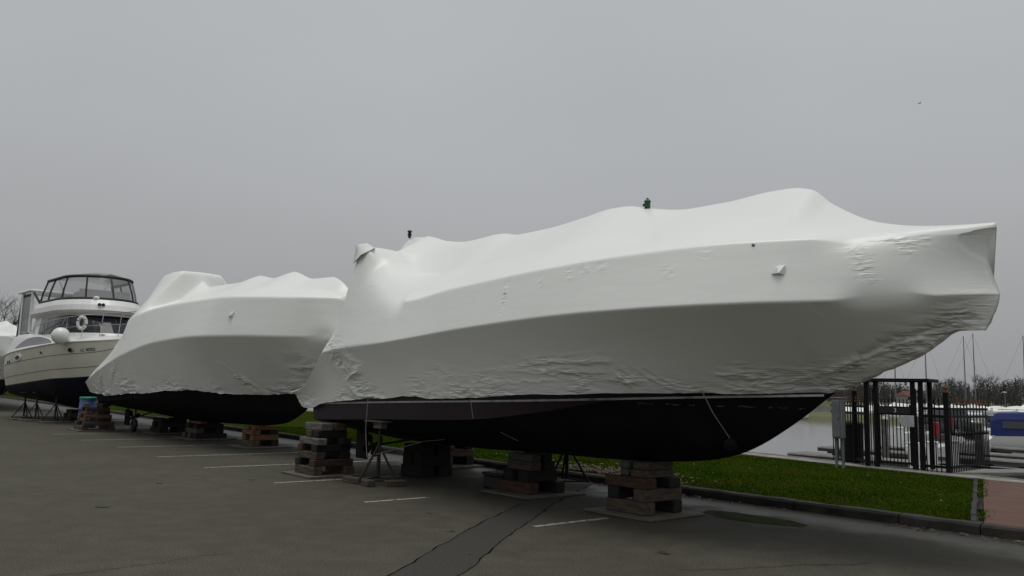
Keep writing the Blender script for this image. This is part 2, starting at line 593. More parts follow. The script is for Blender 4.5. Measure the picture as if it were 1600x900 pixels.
# ------------------------------------------------------------------ the setting
U = Vector((math.cos(R(-50)), math.sin(R(-50)), 0))      # along the row of boats, towards the gate
V = Vector((-U.y, U.x, 0))                               # out towards the harbour
KERB = [(-60.0, 88.0), (-30.0, 52.3), (-8.45, 26.6), (-5.76, 23.4), (0.92, 15.35), (2.78, 13.25), (4.11, 11.75), (5.09, 10.68), (5.75, 9.98), (8.6, 6.8), (14.0, 0.6), (30, -18)]
WALL = [(-60.0, 118.0), (-20.0, 60.0), (2.0, 28.4), (6.68, 20.9), (7.6, 19.25), (9.54, 16.2), (13.0, 11.0), (30.0, -12.0)]

def offset(line, d):
    """shift an open polyline to its left by d"""
    o = []
    for i, p in enumerate(line):
        a = Vector(line[max(0, i - 1)]); b = Vector(line[min(len(line) - 1, i + 1)])
        t = (b - a).normalized()
        o.append((p[0] - t.y * d, p[1] + t.x * d))
    return o

lot = MB()
lot.add([(-400, -120, 0), (120, -120, 0)] + [(x, y, 0) for x, y in offset(WALL, 0.2)[::-1]] + [(-80, 400, 0), (-400, 400, 0)],
        [tuple(range(len(WALL) + 4))])
lot = tag(lot.build('parking_lot', 'asphalt'), kind='structure')

# painted stall lines, worn, each its own sheet 4 mm up
for (x, y, ln) in ((0.33, 9.79, 1.25), (-1.98, 11.46, 1.05), (-3.81, 13.39, 2.4), (-5.74, 15.5, 4.3), (-7.53, 17.46, 4.8), (-9.44, 19.69, 2.4), (-11.34, 21.67, 4.0), (-13.3, 23.7, 4.5)):
    d = Vector((math.cos(R(39)), math.sin(R(39)), 0))
    n = Vector((-d.y, d.x, 0))
    st = MB()
    k = int(ln / 0.1)
    G = [[], []]
    for i in range(k + 1):
        p = Vector((x, y, 0.004)) + d * (ln * i / k)
        e = 0.045 + 0.014 * (random.random() - 0.5)
        G[0].append(p - n * e)
        G[1].append(p + n * (0.045 + 0.014 * (random.random() - 0.5)))
    st.grid(G)
    st.build('parking_stripe', 'line', lot)

# the trench patch with its cracked edges
def wobble(p0, p1, n, amp, seed):
    rr = random.Random(seed)
    o = []
    d = Vector((p1[0] - p0[0], p1[1] - p0[1], 0)); nn = Vector((-d.y, d.x, 0)).normalized()
    off = 0
    for i in range(n + 1):
        off = off * 0.75 + rr.uniform(-amp, amp)
        q = Vector((p0[0], p0[1], 0)) + d * (i / n) + nn * off
        o.append(q)
    return o
ea = wobble((-2.1, 3.0), (-0.01, 11.0), 60, 0.02, 1) + wobble((-0.0, 11.05), (1.3, 15.9), 20, 0.02, 4)
eb = wobble((-1.42, 3.0), (0.73, 11.9), 60, 0.02, 2) + wobble((0.75, 11.95), (1.75, 15.2), 20, 0.02, 5)
pm = MB()
pm.grid([[(p.x, p.y, 0.002) for p in ea], [(p.x, p.y, 0.002) for p in eb]])
pm.build('asphalt_patch', 'patch', lot)
for e, sd in ((ea, 3), (eb, 9)):
    rr = random.Random(sd)
    c = MB()
    G = [[], []]
    for i, p in enumerate(e):
        w = 0.0035 + 0.008 * rr.random() ** 2
        G[0].append((p.x - w, p.y, 0.0045)); G[1].append((p.x + w, p.y, 0.0045))
    c.grid(G)
    c.build('crack', 'crack', lot)
for (a, b, sd) in (((-4.2, 6.3), (-2.6, 7.9), 21), ((1.6, 7.6), (3.6, 8.1), 22), ((-1.9, 10.3), (-1.1, 10.5), 23)):
    e = wobble(a, b, 24, 0.035, sd)
    c = MB()
    c.grid([[(p.x, p.y - 0.004, 0.004) for p in e], [(p.x, p.y + 0.005, 0.004) for p in e]])
    c.build('crack', 'crack', lot)

# kerb with expansion joints
kb = MB()
def along(line, step):
    o = []
    for i in range(len(line) - 1):
        a = Vector((*line[i], 0)); b = Vector((*line[i + 1], 0))
        k = max(1, int((b - a).length / step))
        o += [a.lerp(b, j / k) for j in range(k)]
    o.append(Vector((*line[-1], 0)))
    return o
kp = along(KERB, 2.5)
for i in range(len(kp) - 1):
    a, b = kp[i], kp[i + 1]
    d = (b - a).normalized(); n = Vector((-d.y, d.x, 0))
    a2, b2 = a + d * 0.006, b - d * 0.006
    h = 0.13
    prof = [(0.0, -0.02), (0.012, h - 0.03), (0.035, h), (0.17, h + 0.002), (0.17, -0.02)]
    m = 8
    G = []
    for j in range(m + 1):
        q = a2.lerp(b2, j / m)
        row = []
        for (o_, z) in prof:
            jt = (vnoise(q.x * 5 + o_ * 30, q.y * 5 + z * 40) - 0.5) * 0.016
            row.append(q + n * (o_ + jt) + Vector((0, 0, z + (jt if z > 0 else 0))))
        G.append(row)
    kb.grid(G)
tag(kb.build('kerb', 'kerb'), kind='structure')

# lawn sheet between kerb and seawall path
LZ = 0.11
inner = offset(KERB, 0.16)
lawn_poly = [(x, y) for x, y in inner if y > 10.6] + [(5.76, 10.14)] + [(9.1, 15.75)] + [(x, y) for x, y in offset(WALL, -0.55)[::-1] if y > 16.6]
lw = MB()
lw.add([(x, y, LZ) for x, y in lawn_poly], [tuple(range(len(lawn_poly)))])
tag(lw.build('lawn', 'soil'), kind='structure')

def in_poly(x, y, poly):
    c = False
    j = len(poly) - 1
    for i in range(len(poly)):
        xi, yi = poly[i]; xj, yj = poly[j]
        if (yi > y) != (yj > y) and x < (xj - xi) * (y - yi) / (yj - yi) + xi:
            c = not c
        j = i
    return c
gv, gf = [], []
rr = random.Random(11)
cnt = 0
for k in range(420000):
    Y = 9.8 + 20.0 * rr.random() ** 1.7
    X = rr.uniform(-11, 9.6)
    if not in_poly(X, Y, lawn_poly):
        continue
    # keep what the place shows from the car park
    if X < -9 or Y > 29:
        continue
    cnt += 1
    if cnt > 110000:
        break
    h = rr.uniform(0.012, 0.032) * (1 + 0.8 * (vnoise(X * 1.3, Y * 1.3) - 0.4))
    a = rr.random() * math.pi
    w = 0.0045 * (1 + Y / 16)
    lx, ly = rr.uniform(-0.02, 0.02), rr.uniform(-0.02, 0.02)
    o_ = len(gv)
    gv += [(X - w * math.cos(a), Y - w * math.sin(a), LZ - 0.005), (X + w * math.cos(a), Y + w * math.sin(a), LZ - 0.005), (X + lx, Y + ly, LZ + h)]
    gf.append((o_, o_ + 1, o_ + 2))
g = MB(); g.v, g.f, g.m = gv, gf, [0] * len(gf)
tag(g.build('grass', 'grass', fix=False), 'short green grass of the lawn between kerb and harbour', 'grass', kind='stuff')

# daisies
dz = MB()
for k in range(45):
    Y = rr.uniform(11, 21); X = rr.uniform(-1.5, 8)
    if in_poly(X, Y, lawn_poly) and vnoise(X * 0.8, Y * 0.8) > 0.42:
        dz.lathe((X, Y, LZ + 0.035), [(0.003, 0), (0.010, 0.003), (0.008, 0.006)], 6)
tag(dz.build('daisies', 'daisy'), 'tiny white daisies dotted over the lawn', 'flowers', kind='stuff')

# leaf litter, gathered at the kerb and on the lawn beyond the boat
lf = MB()
def leafq(X, Y, Z, s):
    a = rr.random() * 6.28
    t1 = Vector((math.cos(a), math.sin(a), rr.uniform(-0.3, 0.4))) * s
    t2 = Vector((-math.sin(a), math.cos(a), rr.uniform(-0.3, 0.4))) * s * 0.55
    c = Vector((X, Y, Z))
    lf.add([c - t1, c + t2, c + t1, c - t2 + Vector((0, 0, s * 0.15))], [(0, 1, 2), (0, 2, 3)])
for k in range(900):
    s_ = rr.gauss(0, 1.0); e = abs(rr.gauss(0, 0.75))
    p = Vector((1.45, 15.0, 0)) + U * s_ * 0.9 + V * (0.1 + e * 0.8)
    leafq(p.x, p.y, LZ + 0.035 + 0.02 * rr.random(), rr.uniform(0.025, 0.05))
for k in range(300):
    i = rr.randint(0, 500) / 500
    p = Vector((0.4, 15.75, 0)).lerp(Vector((6.4, 9.05, 0)), i) - V * abs(rr.gauss(0.02, 0.10)) + Vector((0.0, 0.0, 0))
    cl = vnoise(i * 14, 2.0)
    if cl > 0.45 or k % 6 == 0:
        leafq(p.x, p.y, 0.015 + 0.015 * rr.random(), rr.uniform(0.018, 0.04))
for k in range(40):
    Y = rr.uniform(11, 20); X = rr.uniform(-3, 7.5)
    if in_poly(X, Y, lawn_poly):
        leafq(X, Y, LZ + 0.03, rr.uniform(0.02, 0.035))
tag(lf.build('leaf_litter', 'leaf', fix=False), 'brown fallen leaves gathered along the kerb and lawn edge', 'leaves', kind='stuff')

# seawall path, brick path
wl_in = offset(WALL, -0.55)
sp = MB()
a, b = offset(WALL, -0.57), offset(WALL, 0.0)
aa, bb = along(a, 3.0), along(b, 3.0)
pa = [Vector((*p, 0)) for p in a]
for i in range(len(a) - 1):
    p0, p1, q0, q1 = [Vector((*x, 0)) for x in (a[i], a[i + 1], b[i], b[i + 1])]
    k = max(1, int((p1 - p0).length / 1.8))
    for j in range(k):
        u0_, u1_ = j / k, (j + 1) / k
        e0 = p0.lerp(p1, u0_); e1 = p0.lerp(p1, u1_); f0 = q0.lerp(q1, u0_); f1 = q0.lerp(q1, u1_)
        dd = (e1 - e0).normalized() * 0.008
        sp.prism([(v.x, v.y) for v in (e0 + dd, e1 - dd, f1 - dd, f0 + dd)], -0.1, LZ + 0.02)
tag(sp.build('seawall_path', 'concrete'), kind='structure')
sw = MB()
wa, wb = along(WALL, 4.0), None
for i in range(len(wa) - 1):
    d = (wa[i + 1] - wa[i]); L_ = d.length; d.normalize(); n = Vector((-d.y, d.x, 0))
    c = (wa[i] + wa[i + 1]) / 2
    sw.box(c + n * 0.13 + Vector((0, 0, 0.02)), (L_ - 0.01, 0.24, 0.24), (d, n, Vector((0, 0, 1))), 0.015)
    sw.box(c + n * 0.10 + Vector((0, 0, -1.4)), (L_ - 0.01, 0.16, 2.55), (d, n, Vector((0, 0, 1))))
tag(sw.build('seawall', 'seawall'), kind='structure')
bp_ = MB()
bpoly = [(5.84, 10.04), (9.16, 15.72), (9.52, 15.12), (12.5, 10.6), (30, -13.5), (31, -18.8), (14.1, 0.75), (8.73, 6.95)]
bp_.prism(bpoly, -0.05, LZ + 0.012)
tag(bp_.build('brick_path', 'brickpath'), kind='structure')
# stone edging between lawn and path with weeds growing over it
ed = MB()
e0, e1 = Vector((5.78, 10.16, 0)), Vector((9.08, 15.82, 0))
k = 22
dd = (e1 - e0) / k
for j in range(k):
    c = e0 + dd * (j + 0.5) + Vector((0, 0, LZ))
    ax = dd.normalized(); n = Vector((-ax.y, ax.x, 0))
    ed.box(c + n * rr.uniform(-0.01, 0.01), (dd.length - 0.02, 0.07, 0.07 + rr.uniform(-0.01, 0.01)), (ax, n, Vector((0, 0, 1))), 0.012)
tag(ed.build('lawn_edging', 'kerb'), kind='structure')
wd = MB()
for j in range(900):
    s_ = rr.random()
    if vnoise(s_ * 16, 0.5) < 0.4:
        continue
    c = e0.lerp(e1, s_) + Vector((0.05 + abs(rr.gauss(0, 0.06)), -0.03, LZ))
    h = rr.uniform(0.02, 0.05)
    w = 0.010; a = rr.random() * 3.14
    wd.add([c + Vector((-w * math.cos(a), -w * math.sin(a), 0)), c + Vector((w * math.cos(a), w * math.sin(a), 0)), c + Vector((rr.uniform(-0.05, 0.05), rr.uniform(-0.05, 0.05), h))], [(0, 1, 2)])
tag(wd.build('weeds', 'grass', fix=False), 'low weeds along the edge of the red path', 'weeds', kind='stuff')

# puddle in the gutter, its green reflection painted as a matte colour
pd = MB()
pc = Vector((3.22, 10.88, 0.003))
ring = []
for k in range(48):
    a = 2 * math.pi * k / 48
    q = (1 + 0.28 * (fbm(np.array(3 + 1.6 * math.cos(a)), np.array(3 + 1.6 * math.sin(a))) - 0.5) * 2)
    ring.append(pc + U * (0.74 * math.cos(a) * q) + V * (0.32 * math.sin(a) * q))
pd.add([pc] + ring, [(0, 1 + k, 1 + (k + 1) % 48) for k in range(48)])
tag(pd.build('puddle_reflection', 'puddlegreen'), kind='structure')
# harbour water and the far bank
WZ = -1.4
wt = MB()
wt.add([(-600, -400, WZ), (1500, -400, WZ), (1500, 1800, WZ), (-600, 1800, WZ)], [(0, 1, 2, 3)])
tag(wt.build('water', 'water'), kind='structure')
bk = MB()
G = []
for i in range(60):
    s = i / 59
    base = Vector((-70, 352, 0)).lerp(Vector((420, 255, 0)), s)
    row = []
    for j, (o_, z) in enumerate(((0, WZ - 0.5), (3, WZ + 0.5), (10, WZ + 1.4 + 0.5 * vnoise(i * 0.7, 3)), (40, 0.6 + 0.5 * vnoise(i * 0.4, 9)), (900, 2.0))):
        row.append((base.x + o_ * 0.2, base.y + o_, z))
    G.append(row)
bk.grid(G)
tag(bk.build('far_bank', 'bank'), kind='structure')
bk2 = MB()
G = []
for i in range(40):
    s = i / 39
    base = Vector((22, 118, 0)).lerp(Vector((60, 104, 0)), s)
    e = min(1, 5 * s, 6 * (1 - s))
    G.append([(base.x, base.y, WZ - 0.4), (base.x + 0.4, base.y + 1.4 * e, WZ + 0.5 * e), (base.x + 1, base.y + 4.5, WZ + 1.0 * e + 0.1 * vnoise(i, 2)), (base.x + 3, base.y + 10, WZ + 0.7 * e), (base.x + 3.5, base.y + 13, WZ - 0.4)])
bk2.grid(G)
tag(bk2.build('rubble_bank', 'bank'), kind='structure')
# ------------------------------------------------------------------ shrink wrapped boats
def gauss_rows(P, passes):
    Q = P.copy()
    for _ in range(passes):
        Q[:, 1:-1] = 0.25 * Q[:, :-2] + 0.5 * Q[:, 1:-1] + 0.25 * Q[:, 2:]
    return Q

def wrap_cover(name, rails_, t0, t1, nt_, segs, soft, disp, warp, parent, close_t):
    """loft the film over the boat: rails = list of rails from hem to ridge (starboard), mirrored to port"""
    t = np.linspace(t0, t1, nt_)
    ctrl = []
    for (fw_, fz) in rails_:
        ctrl.append(np.stack([t, -np.abs(fw_(t)), fz(t)], 1))
    rows = []
    knots = [0]
    for k in range(len(ctrl) - 1):
        n = segs[k]
        for i in range(n):
            s = i / n
            rows.append(ctrl[k] * (1 - s) + ctrl[k + 1] * s)
        knots.append(knots[-1] + n)
    rows.append(ctrl[-1])
    P = np.stack(rows, 1)                        # nt, rows, 3  starboard
    Pm = P[:, :-1][:, ::-1].copy()
    Pm[:, :, 1] *= -1
    P = np.concatenate([P, Pm], 1)
    nr = P.shape[1]
    half = knots[-1]
    row = np.arange(nr)
    rs = np.where(row <= half, row, 2 * half - row)      # folded row index
    W = soft(t[:, None], rs[None, :].astype(float), knots)
    S = gauss_rows(P, 180)
    P = P * (1 - W[..., None]) + S * W[..., None]
    # light rounding of every crease
    S = gauss_rows(P, 1)
    P[:, 2:-2] = 0.4 * P[:, 2:-2] + 0.6 * S[:, 2:-2]
    P = warp(P, t, rs, knots)
    hz = 0.035 * (fbm(t * 1.7 + t0 * 3, t * 0 + 4, 3) - 0.5) * 2 * (1 - sstep(t1 - 1.9, t1 - 1.6, t)) * sstep(t0 + 0.6, t0 + 1.1, t)
    P[..., 2] += hz[:, None] * np.exp(-(rs / 9.0) ** 2)[None, :]
    du = np.gradient(P, axis=0); dv = np.gradient(P, axis=1)
    Nn = np.cross(du, dv)
    Nn /= np.linalg.norm(Nn, axis=2, keepdims=True) + 1e-9
    c = P.reshape(-1, 3).mean(0)
    outw = P - np.array([0, 0, 1.8]); outw[..., 0] = 0
    sg = np.sign((Nn * outw).sum(2, keepdims=True)); sg[sg == 0] = 1
    Nn *= sg
    side = np.where(row <= half, 0.0, 37.0)[None, :]
    D = disp(P, t[:, None] + 0 * rs[None, :], rs[None, :] + 0 * t[:, None], knots, side + 0 * t[:, None])
    P = P + Nn * D[..., None]
    m = MB()
    G = P.tolist()
    m.grid(G)
    b = nr
    base = 0
    # ends closed
    m.add([], [])
    ca = P[0].mean(0); cb = P[-1].mean(0)
    o = len(m.v)
    m.v += [tuple(ca), tuple(cb)]
    for j in range(nr - 1):
        m.f.append((o, j + 1, j)); m.m.append(0)
        q = (nt_ - 1) * nr
        m.f.append((o + 1, q + j, q + j + 1)); m.m.append(0)
    for i in range(nt_ - 1):
        if t[i] > close_t:
            m.f.append((i * nr, (i + 1) * nr, (i + 1) * nr + nr - 1, i * nr + nr - 1)); m.m.append(0)
    o = m.build(name, 'wrap', parent, smooth=True, fix=False)
    at = o.data.attributes.new('crumple', 'FLOAT', 'POINT')
    at.data.foreach_set('value', np.concatenate([disp.mask.reshape(-1), [0, 0]]).astype(np.float32))
    return o, P

def hull_mesh(keel, chine, top, t0, t1, n, bulge=0.42):
    """rows keel - mid - chine - top, both sides; returns grids for bottom and topside"""
    t = np.linspace(t0, t1, n)
    kz = keel[1](t)
    cw, cz = chine[0](t), chine[1](t)
    tw, tz = top[0](t), top[1](t)
    cz = np.minimum(cz, tz - 0.03)
    cw = np.minimum(cw, tw + 0.02)
    kz = np.minimum(kz, cz - 0.005)
    bot, sid = [], []
    K = 8
    for i in range(n):
        r_ = []
        for j in range(-K, K + 1):
            s = abs(j) / K
            w = cw[i] * s
            z = kz[i] + (cz[i] - kz[i]) * (s * (1 - bulge) + bulge * s ** 2.2)
            r_.append((t[i], -math.copysign(w, j) if j else 0.0, z))
        bot.append(r_)
        sid.append((
            [(t[i], -(cw[i] + (tw[i] - cw[i]) * s), cz[i] + (tz[i] - cz[i]) * s) for s in (0, 0.33, 0.66, 1)],
            [(t[i], (cw[i] + (tw[i] - cw[i]) * s), cz[i] + (tz[i] - cz[i]) * s) for s in (0, 0.33, 0.66, 1)]))
    return t, bot, sid

def crease(a, b):
    """sharp V creases, 0..1"""
    return 1 - np.abs(2 * vnoise(a, b) - 1)

def film_disp(hem_amp, hem_h, bunch, folds=()):
    def f(P, t, rs, kn, side):
        x = P[..., 0] + side; z = P[..., 2]
        hemz = P[:, :1, 2]
        h = np.maximum(0, z - hemz)
        low = rs <= kn[2]
        d = 0.010 * (fbm(x * 0.9, z * 1.1, 2) - 0.5)
        patch = sstep(0.36, 0.62, fbm(x * 1.3 + 3, z * 0.2 + 2, 2))
        m = np.exp(-(h / (hem_h * (0.35 + 0.75 * patch))) ** 1.6) * (0.25 + 0.9 * patch) * low
        wx = x + 0.22 * fbm(x * 3, z * 4); wz = z + 0.10 * fbm(x * 4 + 5, z * 3)
        cr = np.maximum(crease(wx * 1.9, wz * 11), 0.8 * crease(wx * 4.1 + 7, wz * 19)) ** 2.0
        d = d + hem_amp * m * (cr - 0.4)
        mask = 0.9 * m
        for (bt, bz, rt, rz, amp, ang) in bunch:
            ca, sa = math.cos(ang), math.sin(ang)
            a = (P[..., 0] - bt) * ca + (z - bz) * sa
            b = -(P[..., 0] - bt) * sa + (z - bz) * ca
            mk = np.exp(-(a / rt) ** 2 - (b / rz) ** 2) * (side == 0)
            ix = mk > 0.02
            a, b, mq = a[ix], b[ix], mk[ix]
            k = 1.25 / max(rz, 0.04)
            wv = b * k + 0.8 * fbm(a * 3.5 + bt, b * 4) + 0.35 * a / max(rt, 0.1)
            st = np.maximum(crease(a * 0.55 / max(rt, 0.1) + 11 + bt * 3, wv), 0.85 * crease(a * 0.8 / max(rt, 0.1) + 5, wv * 1.9 + 3)) ** 2.2
            d[ix] += amp * mq * (st - 0.25)
            mask[ix] += mq * min(1.0, amp / 0.025) * 0.6
        for (ta, za, tb, zb, amp, wid) in folds:
            L_ = math.hypot(tb - ta, zb - za)
            a = ((P[..., 0] - ta) * (tb - ta) + (z - za) * (zb - za)) / L_ / L_
            b = (-(P[..., 0] - ta) * (zb - za) + (z - za) * (tb - ta)) / L_ + 0.06 * (fbm(a * 9 + ta * 7, a * 0 + 2, 3) - 0.5)
            lim = sstep(0, 0.12, a) * (1 - sstep(0.85, 1, a)) * (side == 0) * low
            prof = np.where(b > 0, np.exp(-(b / (wid * 2.2)) ** 2), np.exp(-(b / (wid * 0.6)) ** 2))
            d = d + amp * lim * prof * (0.35 + 1.1 * fbm(a * 7 + 3, a * 0 + ta * 5, 2))
            mask = mask + 0.22 * lim * np.exp(-(b / 0.06) ** 2)
        f.mask = np.clip(mask, 0, 1)
        return d
    return f

# --- the near boat -------------------------------------------------
C1, A1 = (1.93, 11.1, 0), R(-50)
boat1 = empty('shrink_wrapped_boat', C1, A1, 'large boat in white shrink wrap with plum and black bottom, nearest the camera', 'boat', 'boats laid up on timber cribs')
hem1 = rail([(-7.6, 1.6, 1.36), (-7.25, 1.64, 1.2), (-6.91, 1.66, 1.17), (-6.4, 1.66, 1.3), (-4.86, 1.64, 1.40), (-3.55, 1.64, 1.455), (-2.0, 1.58, 1.475), (-0.74, 1.48, 1.555), (0.13, 1.34, 1.58), (0.9, 1.10, 1.6), (1.87, 0.58, 1.64), (2.5, 0.14, 1.66), (2.71, 0.05, 1.68), (2.97, 0.05, 1.78), (3.39, 0.06, 1.96), (3.66, 0.06, 2.08), (3.86, 0.06, 2.19), (4.12, 0.06, 2.31), (4.40, 0.05, 2.30)])
gun1 = rail([(-7.6, 1.72, 1.46), (-7.3, 1.76, 1.49), (-6.8, 1.84, 1.60), (-6.4, 1.88, 1.86), (-5.95, 1.92, 2.2), (-3.8, 1.96, 2.31), (-1.45, 1.97, 2.458), (0.28, 1.94, 2.525), (1.37, 1.80, 2.545), (2.44, 1.41, 2.565), (3.27, 0.92, 2.58), (3.67, 0.62, 2.6), (3.99, 0.36, 2.63), (4.40, 0.05, 2.64)])
up1 = rail([(-7.6, 1.68, 1.48), (-7.3, 1.72, 1.52), (-6.8, 1.76, 1.66), (-6.4, 1.78, 1.98), (-6.05, 1.76, 2.4), (-5.8, 1.62, 3.0), (-5.68, 1.55, 3.55), (-5.6, 1.5, 4.10), (-5.5, 1.5, 4.17), (-5.3, 1.5, 4.10), (-4.9, 1.55, 3.78), (-4.4, 1.64, 3.38), (-3.5, 1.76, 2.97), (-2.4, 1.76, 3.06), (-0.92, 1.76, 3.14), (0.28, 1.72, 3.19), (1.2, 1.58, 3.22), (2.32, 1.2, 3.26), (3.2, 0.76, 3.26), (3.84, 0.36, 3.33), (4.40, 0.05, 3.33)])
ridge1 = rail([(-7.6, 0, 1.5), (-7.2, 0, 1.7), (-6.85, 0, 2.4), (-6.6, 0, 3.6), (-6.42, 0, 4.45), (-6.25, 0, 4.66), (-6.05, 0, 4.66), (-5.5, 0, 4.55), (-4.92, 0, 4.40), (-4.2, 0, 4.32), (-3.5, 0, 4.34), (-3.3, 0, 4.33), (-2.8, 0, 4.25), (-2.2, 0, 4.25), (-1.3, 0, 4.31), (-0.75, 0, 4.36), (-0.4, 0, 4.34), (0.0, 0, 4.24), (0.71, 0, 4.12), (1.3, 0, 4.11), (1.88, 0, 4.14), (2.2, 0, 4.13), (2.47, 0, 4.06), (2.71, 0, 3.85), (3.22, 0, 3.55), (3.69, 0, 3.43), (4.1, 0, 3.38), (4.40, 0, 3.36)])
def mid_of(up, ridge, sag, frac=0.5):
    return (lambda t: up[0](t) * frac), (lambda t: up[1](t) * frac + ridge[1](t) * (1 - frac) - (sag(t) if callable(sag) else sag) * np.clip(ridge[1](t) - up[1](t), 0, 1))
_sg = pchip([(-7.6, 0.1), (-6.3, 0.2), (-5.6, 0.62), (-4.9, 0.5), (-4.2, 0.22), (-3.4, 0.08), (4.4, 0.06)])
mid1 = mid_of(up1, ridge1, _sg)
def soft1(t, r_, kn):
    g = np.exp(-((r_ - kn[1]) / 16.0) ** 2) * sstep(3.15, 3.45, t) * (1 - sstep(3.72, 3.98, t))
    u = np.exp(-((r_ - kn[2]) / 14.0) ** 2) * np.maximum(sstep(-3.5, -3.9, t) * (1 - 0.75 * sstep(-5.0, -5.3, t)), sstep(2.9, 3.3, t) * (1 - 0.7 * sstep(4.1, 4.4, t)))
    rd = 0.10 * np.exp(-((r_ - kn[4]) / 3.0) ** 2)
    return np.clip(g + u + rd, 0, 1)
def warp1(P, t, rs, kn):
    f = np.clip((rs - kn[1]) / (kn[2] - kn[1]), 0, 1)
    bow = sstep(3.5, 4.40, t)[:, None]
    P[..., 0] -= bow * 0.10 * (4 * f * (1 - f))[None, :]
    f0 = np.clip((kn[1] - rs) / (kn[1] - kn[0]), 0, 1)
    P[..., 0] -= bow * 0.14 * (f0 ** 1.5)[None, :]
    # film hangs slightly in between hem and rubbing strake
    sag = np.sin(np.pi * np.clip(rs / kn[1], 0, 1)) * (rs <= kn[1])
    P[..., 1] *= 1 - 0.02 * sag[None, :]
    rn = np.sqrt(np.clip(1 - (np.clip((t - 4.16) / 0.24, 0, 1)) ** 2, 0, 1))
    P[..., 1] *= rn[:, None]
    return P
b1 = [  # t, z, radius along, radius across, amplitude, angle : bunched film
    (-5.05, 1.75, 0.3, 0.32, 0.075, 0.2),
    (-5.35, 2.0, 0.22, 0.4, 0.0525, 1.2),
    (-5.75, 2.35, 0.16, 0.5, 0.02, 1.4),
    (-2.6, 1.85, 0.35, 0.1, 0.0125, 0.0),
    (-3.2, 1.7, 0.3, 0.08, 0.015, 0.1),
    (-1.5, 1.75, 0.35, 0.1, 0.01, 0.0),
    (-0.4, 1.95, 0.85, 0.09, 0.0175, 0.1),
    (-0.1, 1.82, 0.6, 0.07, 0.0175, -0.12),
    (0.72, 1.78, 0.12, 0.09, 0.045, -0.3),
    (1.1, 1.72, 0.3, 0.12, 0.015, -0.5),
    (2.02, 1.78, 0.28, 0.13, 0.0175, -0.05),
    (2.05, 1.8, 0.05, 0.22, 0.015, 0.15),
    (2.62, 1.75, 0.16, 0.1, 0.0175, -0.4),
    (2.45, 1.82, 0.25, 0.06, 0.015, -0.15),
    (3.4, 3.02, 0.12, 0.26, 0.003, 0.55),
    (3.25, 3.08, 0.1, 0.2, 0.002, 0.6),
    (3.6, 3.3, 0.25, 0.06, 0.005, 0.1),
    (3.75, 3.2, 0.2, 0.05, 0.005, -0.4),
    (4.15, 2.45, 0.22, 0.14, 0.0112, 0.6),
    (4.3, 2.48, 0.12, 0.2, 0.0075, 0.9),
    (3.85, 2.3, 0.3, 0.07, 0.0187, 0.45),
    (3.3, 2.06, 0.3, 0.05, 0.0207, 0.42),
    (2.95, 1.92, 0.2, 0.04, 0.0375, 0.42),
    (4.25, 2.8, 0.07, 0.12, 0.0037, -0.8),
    (4.3, 3.2, 0.08, 0.15, 0.005, 1.2),
    (-5.45, 4.0, 0.08, 0.1, 0.015, 0.3),
    (-4.9, 3.3, 0.15, 0.08, 0.006, 0.2),
    (-3.75, 2.95, 0.12, 0.06, 0.01, 0.8),
    (-0.95, 2.85, 0.035, 0.28, 0.0154, 0.0),
    (-0.95, 2.85, 0.035, 0.2, 0.0132, 0.3),
    (-3.0, 3.35, 0.35, 0.06, 0.006, 0.25),
    (-2.5, 3.5, 0.3, 0.05, 0.006, 0.25),
    (0.2, 3.05, 0.05, 0.09, 0.0132, 0.9),
    (0.45, 3.07, 0.05, 0.09, 0.0132, 0.9),
    (0.7, 3.09, 0.05, 0.09, 0.0132, 0.9),
    (1.6, 2.95, 0.05, 0.12, 0.011, 0.9),
    (1.95, 3.15, 0.06, 0.08, 0.011, 0.9),
    (-0.3, 3.0, 0.05, 0.1, 0.011, 0.9)]
f1 = [(3.28, 3.12, 3.46, 2.98, 0.0054, 0.0075), (3.3, 3.04, 3.5, 2.9, 0.0054, 0.0075), (3.33, 2.95, 3.52, 2.82, 0.0054, 0.0075), (3.36, 2.86, 3.54, 2.75, 0.0045, 0.0075), (3.62, 3.16, 3.92, 3.22, 0.0063, 0.0075), (3.66, 3.15, 3.78, 3.05, 0.0054, 0.0067), (2.72, 1.86, 3.5, 2.17, 0.0225, 0.0165), (3.3, 2.12, 4.0, 2.36, 0.0225, 0.018), (3.75, 2.33, 4.25, 2.42, 0.0158, 0.015), (-0.75, 1.98, 0.75, 1.96, 0.0158, 0.0263), (-0.55, 1.86, 0.55, 1.83, 0.0135, 0.0225), (1.7, 1.84, 2.3, 1.8, 0.009, 0.0112), (2.1, 1.78, 2.62, 1.76, 0.009, 0.0097), (-1.2, 1.7, -0.2, 1.74, 0.009, 0.0112), (0.4, 1.74, 1.3, 1.75, 0.0081, 0.009), (3.35, 3.24, 3.75, 3.22, 0.009, 0.0112)]
fd1 = film_disp(0.028, 0.17, b1, f1)
cover1, P1 = wrap_cover('wrap_cover', [hem1, gun1, up1, mid1, ridge1], -7.6, 4.40, 860, (66, 32, 18, 18), soft1, fd1, warp1, boat1, 2.66)
